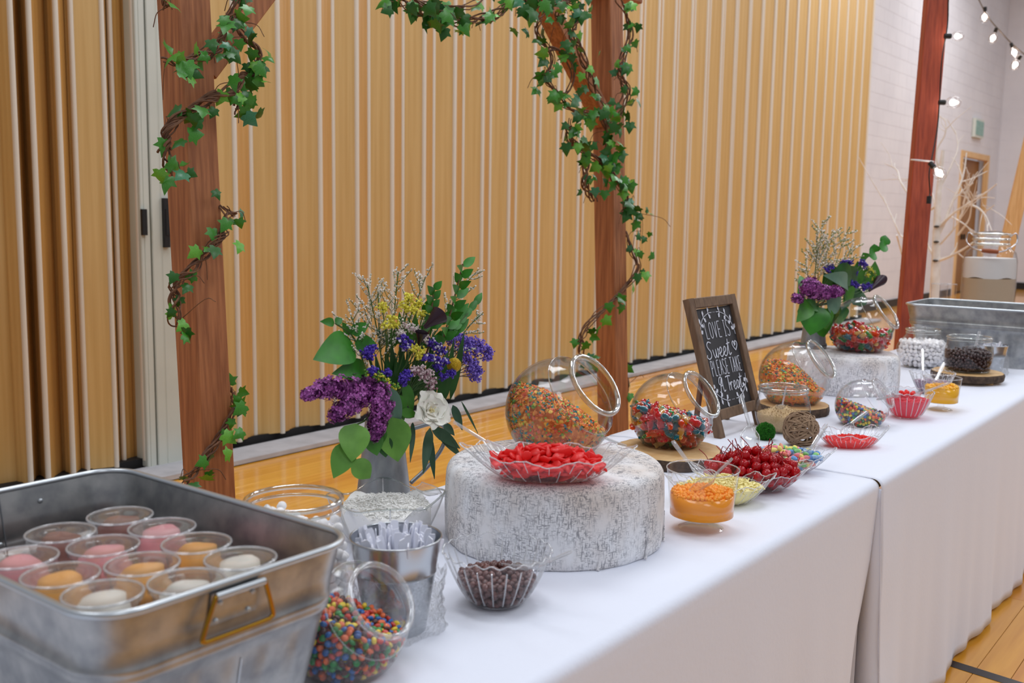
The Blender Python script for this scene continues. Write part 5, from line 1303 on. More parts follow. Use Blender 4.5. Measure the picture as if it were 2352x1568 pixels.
trifle('clear footed cup of amber pearls in front of the far wood slice', (3.545, 0.926, T), 0.060, 0.112, 0.082, 'pearl_amber', 'amber juice pearls in the far cup')
scoop('clear scoop in the far amber cup, handle pointing up right', at(2168, 832, 0.16), at(2150, 872, 0.115), (3.55, 0.935, T + 0.085), 0.034)

# ------------------------------------------------------------------ fluted flaring bowls
def fluted(label, c, rb, rt, H, n=22, name='fluted_bowl'):
    c = np.asarray(c, float); t = thing(name, label, 'bowl', c); nt_ = 176; th = np.arange(nt_) * 2 * PI / nt_; rows = []
    for f in (0.0, 0.5, 1.0): rows.append([c + (rb * max(f, .01) * math.cos(q), rb * max(f, .01) * math.sin(q), 0.002) for q in th])
    for f in np.linspace(0.06, 1, 14):
        g = f ** 0.62; r0 = rb + (rt - rb) * g
        rows.append([c + ((r0 + 0.0016 * abs(math.sin(n * q / 2)) * (0.3 + 0.7 * f)) * math.cos(q), (r0 + 0.0016 * abs(math.sin(n * q / 2)) * (0.3 + 0.7 * f)) * math.sin(q), 0.002 + H * f + 0.0022 * f ** 6 * math.cos(n * q)) for q in th])
    m = MB(); m.grid(rows, cv=True); sh_ = m.build('bowl_shell', 'clear_plastic', parent=t, sharp=180)
    m = MB(); m.tube(rows[-1], 0.0012, 6, closed=True); m.build('rim_edge', 'plastic_rib', parent=sh_, sharp=180)
    m = MB()
    for k in range(0, nt_, nt_ // n): m.tube([rows[i][k] for i in range(4, 16, 2)], 0.0014, 5)
    m.build('ribs', 'plastic_rib', parent=sh_, kind='stuff')
    def lo(x, y):
        q = np.sqrt((x - c[0]) ** 2 + (y - c[1]) ** 2); g = np.clip((q + 0.002 - rb) / (rt - rb), 0, 1.1); return c[2] + 0.004 + H * g ** (1 / 0.62)
    return t, lo
pbr('choc', (104, 58, 50), 0.25, coat=0.3); pbr('choc_b', (86, 46, 40), 0.28, coat=0.3)
b1 = (1.262, 1.000, T + 0.0005)
_, lo = fluted('clear fluted bowl of chocolate raisins beside the spoon bucket', b1, 0.036, 0.088, 0.088)
P = pack(0.0062, lo, lambda x, y: b1[2] + 0.050 + 0.016 * np.exp(-((x - b1[0]) ** 2 + (y - b1[1]) ** 2) / 0.0012), b1[0], b1[1], 0.066, 0.066, 0.60, 420, iters=35)
be = m_bean(); BE = [be.mesh('chocolate_raisin', q, sharp=180) for q in ('choc', 'choc_b')]
scatter(P, BE, ['glossy brown chocolate raisin in the fluted bowl by the spoon bucket'], 'candy', 'chocolate raisins in the fluted bowl', 'chocolate_raisin', 240, 'chocolate raisins deep in the fluted bowl')
scoop('clear scoop in the chocolate raisin bowl, handle pointing right', at(1312, 1266, 0.115), at(1238, 1298, 0.085), (b1[0] + 0.015, b1[1] - 0.01, T + 0.066), 0.034)
b2 = (3.335, 0.975, T + 0.0005)
_, lo = fluted('clear fluted bowl of bright pink pearls before the far drum', b2, 0.034, 0.080, 0.085)
pearls('bright pink juice pearls in the fluted bowl', 'juice_pearls', b2, 0.068, 0.068, lo, lambda x, y: b2[2] + 0.062 + 0.012 * np.exp(-((x - b2[0]) ** 2 + (y - b2[1]) ** 2) / 0.001), (1, 0), 0.0042, 260, 'pearl_pink', 'pearl_pink')
P = np.array([(b2[0] + 0.018 * math.cos(a) * q, b2[1] + 0.018 * math.sin(a) * q, b2[2] + 0.081) for a, q in ((0, 0), (0.5, 1), (1.7, 1.1), (2.9, 1), (4.2, 1.1), (5.3, 1))])
scatter(P, [m_gem(0.008).mesh('red_candy', 'candy_red_gel', sharp=180)], ['red candy on top of the pink pearls in the fluted bowl'], 'candy', 'red candies on the pink pearls', 'red_candy')
scoop('clear scoop in the pink pearl bowl, handle pointing up right', at(2182, 878, 0.115), at(2122, 900, 0.09), (b2[0] + 0.01, b2[1], T + 0.072), 0.034)
scoop('clear scoop resting over the left rim of the pink pearl bowl', at(2016, 917, 0.10), at(2052, 908, 0.093), (b2[0] - 0.012, b2[1] + 0.022, T + 0.075), 0.03)
b3 = (3.86, 1.045, T + 0.0005)
_, lo = fluted('clear fluted bowl of dark syrup behind the far amber cup', b3, 0.034, 0.078, 0.078)
pbr('syrup_mauve', (150, 120, 140), 0.2)
pearls('mauve syrup in the fluted bowl behind the far amber cup', 'syrup', b3, 0.062, 0.062, lo, lambda x, y: b3[2] + 0.045 + 0 * x, (1, 0), 0.004, 40, 'syrup_mauve', 'syrup_mauve')
scoop('clear scoop standing upright in the dark syrup bowl', at(2119, 800, 0.155), at(2120, 850, 0.092), (b3[0] - 0.02, b3[1] + 0.005, T + 0.05), 0.03)

# ------------------------------------------------------------------ open glass jars
def cookie_jar(label, c, rb, rm, rn, H, wall=0.004):
    c = np.asarray(c, float); t = thing('glass_jar', label, 'jar', c)
    prof = [(0.0005, 0.006), (rb * 0.8, 0.005), (rb * 0.93, 0.0), (rb, 0.006)]
    for f in np.linspace(0.1, 1, 12): prof.append((rb + (rm - rb) * math.sin(min(1, f / 0.55) * PI / 2) if f < 0.55 else rn + (rm - rn) * (0.5 + 0.5 * math.cos((f - 0.55) / 0.45 * PI)), 0.004 + (H * 0.9) * f))
    prof += [(rn * 0.99, H * 0.94), (rn, H)]
    m = MB(); m.lathe(prof, 56, c); m.build('glass_body', 'jar_glass', parent=t, sharp=50)
    for z, rr, q in ((H, rn + 0.001, 0.0042), (H * 0.925, rn + 0.001, 0.0026)):
        m = MB(); m.tube([c + (rr * math.cos(a), rr * math.sin(a), z) for a in np.linspace(0, 2 * PI, 56, endpoint=False)], q, 10, closed=True); m.build('rim', 'thick_glass', parent=t, sharp=180)
    m = MB(); m.tube([c + (rb * 0.93 * math.cos(a), rb * 0.93 * math.sin(a), 0.005) for a in np.linspace(0, 2 * PI, 48, endpoint=False)], 0.0042, 8, closed=True); m.build('foot_ring', 'thick_glass', parent=t, sharp=180)
    zs = np.array([p[1] for p in prof[3:]]); rs = np.array([p[0] for p in prof[3:]]) - wall
    return t, zs, rs
def jar_lo(c, zs, rs):
    "height of the inner wall over each point: bottom inside the foot, bulging wall outside it"
    k = int(np.argmax(rs)); rr, zz = rs[:k + 1], zs[:k + 1]
    return lambda x, y: c[2] + np.interp(np.sqrt((x - c[0]) ** 2 + (y - c[1]) ** 2), rr, zz, left=0.007)
pbr('marshmallow', (252, 250, 250), 0.6)
mm_ = m_marsh().mesh('marshmallow', 'marshmallow', sharp=180)
g1 = (1.042, 1.240, T)
_, zs, rs = cookie_jar('open glass jar of marshmallows behind the front metal tub', g1, 0.078, 0.094, 0.074, 0.178)
P = pack(0.0085, jar_lo(g1, zs, rs), lambda x, y: g1[2] + 0.138 + 0.02 * (np.sin(40 * x) * np.sin(37 * y)) - 0.12 * (x - g1[0]), g1[0], g1[1], 0.088, 0.088, 0.60, 520, iters=35)
scatter(P, [mm_], ['white mini marshmallow in the open jar behind the front tub'], 'marshmallow', 'mini marshmallows in the front jar', 'marshmallow', 200, 'mini marshmallows deeper in the front jar')
g2 = np.array([4.52, 1.27, T])
_, zs, rs = cookie_jar('round clear bowl of marshmallows in front of the far tub', g2, 0.072, 0.106, 0.070, 0.165)
P = pack(0.0092, jar_lo(g2, zs, rs), lambda x, y: g2[2] + 0.118 + 0 * x, g2[0], g2[1], 0.098, 0.098, 0.58, 560, iters=30)
scatter(P, [m_marsh(0.008, 0.014).mesh('marshmallow', 'marshmallow', sharp=180)], ['white mini marshmallow in the round bowl by the far tub'], 'marshmallow', 'mini marshmallows in the far bowl', 'marshmallow', 150, 'mini marshmallows deeper in the far bowl')
scoop('clear scoop in the far marshmallow bowl, handle pointing up right', at(2147, 704, 0.235), at(2112, 738, 0.175), (g2[0] - 0.01, g2[1] + 0.01, T + 0.125), 0.045)
pbr('brown_sugar', (222, 192, 148), 0.85, rgb2=(204, 170, 122), scale=400, bump=0.4)
g3 = np.array([2.865, 1.195, T])
_, zs, rs = cookie_jar('open glass jar of crushed biscuit crumbs beside the chalkboard', g3, 0.066, 0.081, 0.070, 0.132)
lo = jar_lo(g3, zs, rs)
def hi_s(x, y): return g3[2] + 0.052 + 0.028 * np.exp(-((x - g3[0] + 0.01) ** 2 + (y - g3[1]) ** 2) / 0.0020)
shreds('pale brown biscuit crumbs mounded in the open jar', 'biscuit_crumbs', lo, hi_s, g3, 0.074, 0.074, None, 0.99, 300, 0.005, 0.0014, 'brown_sugar', 'dessert topping', (1, 0))
scoop('clear scoop handle standing in the biscuit crumb jar', at(1806, 886, 0.165), at(1797, 930, 0.11), (g3[0] - 0.005, g3[1] + 0.01, T + 0.07), 0.026)
g4 = np.array([4.25, 1.02, T + SLH + 0.012])
_, zs, rs = cookie_jar('glass jar of small dark chocolate beads on the footed wood slice', g4, 0.082, 0.090, 0.080, 0.135)
P = pack(0.0066, jar_lo(g4, zs, rs), lambda x, y: g4[2] + 0.082 + 0.006 * np.sin(60 * x), g4[0], g4[1], 0.086, 0.086, 0.60, 1000, iters=14)
P2 = []
pbr('choc_dark', (62, 36, 34), 0.22, coat=0.4)
m = MB()
for p in P: m.ell(p, (0.0070, 0.0070, 0.0064), 5, 7)
m.build('chocolate_beads', 'choc_dark', org=g4, sharp=180, kind='stuff', label='dark chocolate beads filling the far glass jar', category='candy')
scoop('clear scoop in the far chocolate jar, handle up', at(2250, 760, 0.22), at(2240, 795, 0.165), (g4[0] + 0.0, g4[1] + 0.01, T + 0.135), 0.034)

# ------------------------------------------------------------------ coconut dish
pbr('coconut', (255, 254, 250), 0.5)
q1 = np.array([1.372, 1.362, T])
t = thing('square_bowl', 'square wavy clear bowl of shredded coconut in front of the near pitcher', 'bowl', q1)
nt_ = 96; th = np.arange(nt_) * 2 * PI / nt_; rows = []
def sq(q, k=5.0): return (abs(math.cos(q)) ** k + abs(math.sin(q)) ** k) ** (-1 / k)
for f, r0, z in ((0, 0.01, 0.003), (0, 0.03, 0.002), (0, 0.050, 0.002)) + tuple((f, 0.056 + 0.036 * f ** 0.8, 0.004 + 0.084 * f) for f in np.linspace(0, 1, 10)):
    rows.append([q1 + (r0 * sq(q) * math.cos(q + 0.06), r0 * sq(q) * math.sin(q + 0.06), z + 0.008 * f ** 3 * math.cos(4 * q + PI) * 1.0) for q in th])
m = MB(); m.grid(rows, cv=True); m.build('bowl_shell', 'clear_plastic', parent=t, sharp=180)
m = MB(); m.tube(rows[-1], 0.0020, 8, closed=True); m.build('rim_edge', 'thick_glass', parent=t, sharp=180)
for k in (12, 36, 60, 84):
    m = MB(); m.tube([rows[i][k] for i in range(3, 13)], 0.0016, 6); m.build('corner_fold', 'plastic_rib', parent=t, sharp=180)
lo = lambda x, y: q1[2] + 0.005 + 0.084 * np.clip((np.maximum(abs(x - q1[0]), abs(y - q1[1])) - 0.052) / 0.036, 0, 1.1) ** 1.25
hi = lambda x, y: np.maximum(lo(x, y), q1[2] + 0.066 + 0.020 * np.exp(-((x - q1[0]) ** 2 + (y - q1[1]) ** 2) / 0.004))
shreds('heap of white shredded coconut in the square bowl', 'shredded_coconut', lo, hi, q1, 0.086, 0.086, None, 1.0, 1700, 0.011, 0.0013, 'coconut', 'dessert topping', (1, 0))
scoop('clear scoop lying upside down on the coconut, handle pointing right', at(1068, 1140, 0.088), at(1010, 1136, 0.093), at(955, 1112, 0.100), 0.04)

# ------------------------------------------------------------------ spoon buckets in plastic wrap
pbr('spoon_white', (240, 242, 252), 0.35)
pbr('bucket_metal', (190, 194, 198), 0.22, metal=0.92)
def bucket(label, c, rb, rt, H, where, nsp, wrap=True):
    c = np.asarray(c, float); t = thing('metal_bucket', label, 'bucket', c); m = MB()
    prof = [(0.0005, 0.003), (rb * 0.97, 0.002), (rb, 0.0), (rb * 1.01, 0.004)] + [(rb + (rt - rb) * f, H * f) for f in (0.1, 0.3, 0.5, 0.62)] + [(rb + (rt - rb) * 0.64 + 0.0012, H * 0.64), (rb + (rt - rb) * 0.66, H * 0.66)] + [(rb + (rt - rb) * f, H * f) for f in (0.8, 0.95, 1.0)]
    m.lathe(prof, 48, c); m.lathe([(rb - 0.001 + (rt - rb) * f, max(H * f, 0.006)) for f in (0, 0.3, 0.6, 1.0)] + [], 48, c); m.build('bucket_body', 'bucket_metal', parent=t)
    m = MB(); m.tube([c + (rt * math.cos(a), rt * math.sin(a), H) for a in np.linspace(0, 2 * PI, 48, endpoint=False)], 0.0018, 8, closed=True); m.build('rim', 'bucket_metal', parent=t, sharp=180)
    sp = MB(); L = 0.112; w2 = 0.0058
    out = [(-w2 * 0.75, 0), (w2 * 0.75, 0), (w2 * 0.8, L * 0.7), (w2 * 1.15, L * 0.82), (w2 * 1.15, L * 0.96), (w2 * 0.8, L), (-w2 * 0.8, L), (-w2 * 1.15, L * 0.96), (-w2 * 1.15, L * 0.82), (-w2 * 0.8, L * 0.7)]
    n = len(out); sp.add([(x, y, -0.0007) for x, y in out] + [(x, y, 0.0007) for x, y in out], [tuple(range(n))[::-1], tuple(range(n, 2 * n))] + [(i, (i + 1) % n, n + (i + 1) % n, n + i) for i in range(n)])
    sm__ = sp.mesh('tasting_spoon', 'spoon_white', smooth=False)
    for k in range(nsp):
        a = k * 2.399 + 0.4; q = math.sqrt((k + 0.5) / nsp); foot = c + (rb * 0.72 * q * math.cos(a + 0.8), rb * 0.72 * q * math.sin(a + 0.8), H - 0.110 + 0.014 * RNG.random())
        d = np.array([0.34 * q * math.cos(a) + RNG.normal() * 0.06 , 0.34 * q * math.sin(a) + RNG.normal() * 0.06, 1.0]); F = frame(d, (RNG.normal(), -1.0 + RNG.normal() * 0.5, 0))
        inst('tasting_spoon', sm__, foot, F, label='flat white plastic tasting spoon standing in the bucket ' + where, category='spoon', group='tasting spoons in the bucket ' + where)
    if wrap:
        b = thing('plastic_bag', 'crumpled clear plastic bag wrapped round the bucket ' + where, 'bag', c); rows = []
        for i in range(22):
            f = i / 21; row = []
            for k in range(64):
                a = 2 * PI * k / 64; r0 = (rb + (rt - rb) * f * 0.62) + 0.006 + 0.018 * (1 - f) ** 2 * (0.6 + 0.4 * math.sin(5 * a + 3 * f)) + 0.010 * max(0, math.cos(a + 0.6)) + 0.0035 * math.sin(11 * a + 9 * f) * math.sin(7 * f * 3 + 2 * a) + 0.002 * math.sin(23 * a + 14 * f)
                row.append(c + (r0 * math.cos(a), r0 * math.sin(a), 0.001 + H * 0.62 * f + 0.006 * f * math.sin(6 * a) + 0.004 * f * math.sin(17 * a)))
            rows.append(row)
        m = MB(); m.grid(rows, cv=True); m.build('film', 'wrap_film', parent=b, sharp=180)
bucket('small shiny metal bucket of spoons beside the front tub', (1.083, 1.055, T), 0.046, 0.069, 0.146, 'beside the front tub', 64)
bucket('small shiny metal bucket of spoons before the far tub', (4.515, 0.995, T), 0.040, 0.062, 0.125, 'before the far tub', 16)

# ------------------------------------------------------------------ twine ball and moss ball
pbr('twine', (160, 132, 104), 0.85, rgb2=(128, 102, 78), scale=60, bump=0.3); pbr('moss', (66, 156, 40), 0.95, rgb2=(38, 116, 26), scale=160, bump=0.6, bscale=300)
c = np.array([2.70, 1.070, T + 0.050]); t = thing('twine_ball', 'brown ball of loosely wound twine behind the sour gummies', 'ball', (c[0], c[1], T)); TW = []
for k in range(5):
    m = MB(); a = np.linspace(0, 2 * PI, 44, endpoint=False); R = 0.0455 + 0.0011 * k; hh = (0.2, 0.5, 0.35, 0.0, 0.62)[k] * R
    P = np.stack([np.sqrt(R * R - hh * hh) * np.cos(a), np.sqrt(R * R - hh * hh) * np.sin(a), hh + 0.003 * np.sin(5 * a + k)], 1); m.tube(P * 0.98, 0.0024, 6, closed=True); TW.append(m.mesh('strand', 'twine', sharp=180))
for k in range(44):
    inst('strand', TW[k % 5], c, rand_rot(), parent=t)
c = np.array([2.715, 1.180, T + 0.0245]); m = MB(); m.ell(c, (0.0225, 0.0225, 0.0225), 16, 24)
for k in range(1800):
    d = RNG.normal(size=3); d /= np.linalg.norm(d); e = d + RNG.normal(size=3) * 0.9; e /= np.linalg.norm(e)
    if (c + d * 0.0262)[2] < T + 0.001: continue
    m.tube([c + d * 0.022, c + d * 0.0255 + e * 0.004], [0.0009, 0.0004], 3, caps=False)
m.build('moss_ball', 'moss', org=(c[0], c[1], T), sharp=180, label='small fuzzy green moss ball left of the twine ball', category='ball')

# ------------------------------------------------------------------ chalkboard
fl, fr = np.array([2.632, 1.288, T]), np.array([2.918, 1.280, T]); up = np.array([0.0, 0.118, 0.392]); HS = np.linalg.norm(up); up /= HS
sx = fr - fl; WS = np.linalg.norm(sx); sx /= WS; sn = np.cross(sx, up)             # sn points to the viewers
sgn = thing('chalkboard_sign', 'wood-framed chalkboard easel with white lettering, standing on the second cloth', 'sign', (fl + fr) / 2)
def S(x, y, z=0.0): return fl + sx * x + up * y + sn * z
BW, BT, Y0 = 0.030, 0.022, 0.050
for x in (BW / 2, WS - BW / 2):
    m = MB(); m.bar(S(x, 0.0) + sn * 0.0, S(x, HS + 0.002), BW, BT, sx, 0.002); m.build('frame_stile', 'sign_wood', parent=sgn)
for y in (Y0 + BW / 2, HS - BW / 2 + 0.002):
    m = MB(); m.bar(S(BW, y), S(WS - BW, y), BT, BW, sn, 0.002); m.build('frame_rail', 'sign_wood', parent=sgn)
m = MB(); m.bar(S(WS / 2, Y0 + BW, -0.004), S(WS / 2, HS - BW, -0.004), WS - 2 * BW, 0.006, sx, 0.0005); m.build('board', 'chalkboard', parent=sgn)
for x in (BW * 1.8, WS - BW / 2):
    a = S(x, HS * 0.55, -0.018); m = MB(); b = np.array([a[0] + (0.02 if x < 0.1 else 0.0), a[1] + 0.03, T + 0.002]); m.bar(a, b, 0.016, 0.012, sx, 0.001); m.build('rear_leg', 'sign_wood', parent=sgn)
IX0, IX1, IY0, IY1 = BW, WS - BW, Y0 + BW, HS - BW; IW, IH = IX1 - IX0, IY1 - IY0
def B(u, v): return S(IX0 + u * IW, IY0 + v * IH, 0.0009)
def strokes(m, lines, u0, u1, v0, v1, r=0.0013, skew=0.0):
    for ln in lines:
        P = [B(u0 + (u1 - u0) * (x + skew * (y - 0.5)), v0 + (v1 - v0) * y) for x, y in ln]
        P = smooth_path(P, 5) if len(P) > 2 else np.array(P)
        L = len(P); Q = []
        for i in range(L):
            d = P[min(i + 1, L - 1)] - P[max(i - 1, 0)]; d /= np.linalg.norm(d) + 1e-12; s_ = np.cross(sn, d)
            Q.append([P[i] - s_ * r, P[i] - s_ * r * 0.8 + sn * 0.0005, P[i] + s_ * r * 0.8 + sn * 0.0005, P[i] + s_ * r])
        m.grid(Q)
def seg(*p): return [[a, b] for a, b in zip(p[:-1], p[1:])]
UP = {'L': seg((0.1, 1), (0.15, 0), (0.9, 0)), 'O': [[(0.5, 1), (0.15, 0.85), (0.08, 0.5), (0.15, 0.15), (0.5, 0), (0.85, 0.15), (0.92, 0.5), (0.85, 0.85), (0.5, 1)]], 'V': seg((0.05, 1), (0.5, 0), (0.95, 1)),
      'E': seg((0.9, 1), (0.15, 1), (0.15, 0), (0.9, 0)) + seg((0.15, 0.5), (0.75, 0.5)), 'I': seg((0.5, 1), (0.5, 0)) + seg((0.05, 1), (0.95, 1)) + seg((0.05, 0), (0.95, 0)),
      'S': [[(0.9, 0.9), (0.6, 1), (0.25, 0.97), (0.1, 0.78), (0.3, 0.58), (0.75, 0.42), (0.92, 0.22), (0.75, 0.03), (0.4, 0), (0.08, 0.1)]], 'P': seg((0.15, 0), (0.15, 1)) + [[(0.15, 1), (0.7, 0.98), (0.92, 0.78), (0.7, 0.55), (0.15, 0.5)]],
      'A': seg((0.05, 0), (0.5, 1), (0.95, 0)) + seg((0.2, 0.35), (0.8, 0.35)), 'T': seg((0, 1), (1, 1)) + seg((0.5, 1), (0.5, 0)), 'K': seg((0.15, 1), (0.15, 0)) + seg((0.9, 1), (0.15, 0.45)) + seg((0.35, 0.6), (0.95, 0))}
def caps_line(text, u0, u1, v0, v1, r):
    m = MB(); n = sum(0.55 if ch == ' ' else (0.62 if ch == 'I' else 1.0) for ch in text); st = (u1 - u0) / n; x = u0
    for ch in text:
        wd = st * (0.55 if ch == ' ' else (0.62 if ch == 'I' else 1.0))
        if ch != ' ': strokes(m, UP[ch], x + wd * 0.12, x + wd * 0.88, v0, v1, r)
        x += wd
    return m
caps_line('LOVE IS', 0.16, 0.84, 0.695, 0.855, 0.0012).build('lettering', 'chalk_white', parent=sgn, smooth=False)
caps_line('PLEASE TAKE', 0.10, 0.93, 0.325, 0.475, 0.0012).build('lettering', 'chalk_white', parent=sgn, smooth=False)
SCR = {'S': [[(0.85, 0.92), (0.55, 1.0), (0.30, 0.85), (0.38, 0.62), (0.62, 0.40), (0.60, 0.12), (0.30, -0.02), (0.05, 0.10), (0.12, 0.24)]],
       'w': [[(0.0, 0.50), (0.12, 0.12), (0.26, 0.0), (0.44, 0.16), (0.52, 0.5), (0.54, 0.12), (0.70, 0.0), (0.88, 0.18), (0.92, 0.52), (1.05, 0.42)]],
       'e': [[(0.0, 0.18), (0.5, 0.26), (0.78, 0.44), (0.55, 0.58), (0.25, 0.38), (0.28, 0.08), (0.60, 0.0), (1.05, 0.16)]],
       't': [[(0.0, 0.14), (0.42, 0.60), (0.60, 1.0), (0.45, 0.30), (0.55, 0.02), (0.95, 0.12)], [(0.15, 0.70), (0.95, 0.76)]],
       'A': [[(0.0, 0.1), (0.18, 0.02), (0.35, 0.5), (0.62, 0.98), (0.30, 0.95), (0.12, 0.62), (0.42, 0.52), (0.70, 0.95), (0.66, 0.45), (0.74, 0.05), (1.0, 0.1)], [(0.25, 0.40), (0.72, 0.46)]],
       'T': [[(0.05, 0.92), (0.5, 0.98), (1.0, 0.95)], [(0.55, 0.97), (0.50, 0.5), (0.48, 0.0)]], 'r': [[(0.0, 0.35), (0.25, 0.52), (0.32, 0.0)], [(0.30, 0.25), (0.55, 0.52), (0.85, 0.50)]],
       'a': [[(0.85, 0.50), (0.45, 0.56), (0.15, 0.30), (0.35, 0.02), (0.70, 0.18), (0.86, 0.52), (0.82, 0.12), (1.05, 0.06)]]}
def script_line(items, v0, v1, r):
    m = MB()
    for ch, a, b in items: strokes(m, SCR[ch], a, b, v0, v1, r, 0.0)
    return m
script_line([('S', 0.07, 0.27), ('w', 0.25, 0.40), ('e', 0.40, 0.52), ('e', 0.51, 0.63), ('t', 0.62, 0.74)], 0.50, 0.665, 0.0016).build('lettering', 'chalk_white', parent=sgn, smooth=False)
script_line([('A', 0.20, 0.36), ('T', 0.40, 0.54), ('r', 0.49, 0.59), ('e', 0.58, 0.67), ('a', 0.67, 0.76), ('t', 0.75, 0.86)], 0.155, 0.305, 0.0015).build('lettering', 'chalk_white', parent=sgn, smooth=False)
m = MB(); ht = [(0.5, 0.02), (0.12, 0.45), (0.05, 0.78), (0.28, 0.97), (0.5, 0.78), (0.72, 0.97), (0.95, 0.78), (0.88, 0.45), (0.5, 0.02)]
strokes(m, [ht, [(0.3, 0.7), (0.55, 0.85), (0.42, 0.6), (0.65, 0.7)], [(0.35, 0.5), (0.6, 0.6)]], 0.80, 0.94, 0.535, 0.635, 0.0016); m.build('heart_drawing', 'chalk_white', parent=sgn, smooth=False)
m = MB()
def garland_row(pts, side=1):
    strokes(m, [pts], 0, 1, 0, 1, 0.0010); C = smooth_path([np.array([x, y, 0]) for x, y in pts], 6)
    for i in range(3, len(C) - 2, 5):
        d = C[i + 1] - C[i - 1]; d /= np.linalg.norm(d)
        for s_ in (-1, 1):
            nrm = np.array([-d[1], d[0], 0]) * s_; b = C[i]; e = b + (d * 0.7 + nrm) * 0.062; q = np.array([-(e - b)[1], (e - b)[0], 0]) * 0.30; mid_ = b * 0.35 + e * 0.65
            m.poly([B(*(b[:2])), B(*((mid_ + q)[:2])), B(*(e[:2])), B(*((mid_ - q)[:2]))])
garland_row([(0.04, 0.70), (0.07, 0.80), (0.17, 0.895), (0.34, 0.945), (0.44, 0.95)]); garland_row([(0.96, 0.70), (0.93, 0.80), (0.83, 0.895), (0.66, 0.945), (0.56, 0.95)])
garland_row([(0.03, 0.29), (0.06, 0.20), (0.17, 0.12), (0.33, 0.07), (0.42, 0.065)]); garland_row([(0.97, 0.29), (0.94, 0.20), (0.83, 0.12), (0.67, 0.07), (0.58, 0.065)])
for v in (0.95, 0.065):
    for u in (0.475, 0.50, 0.525): strokes(m, [[(u - 0.004, v), (u + 0.004, v)]], 0, 1, 0, 1, 0.0012)
m.build('leaf_wreath_drawing', 'chalk_white', parent=sgn, smooth=False)

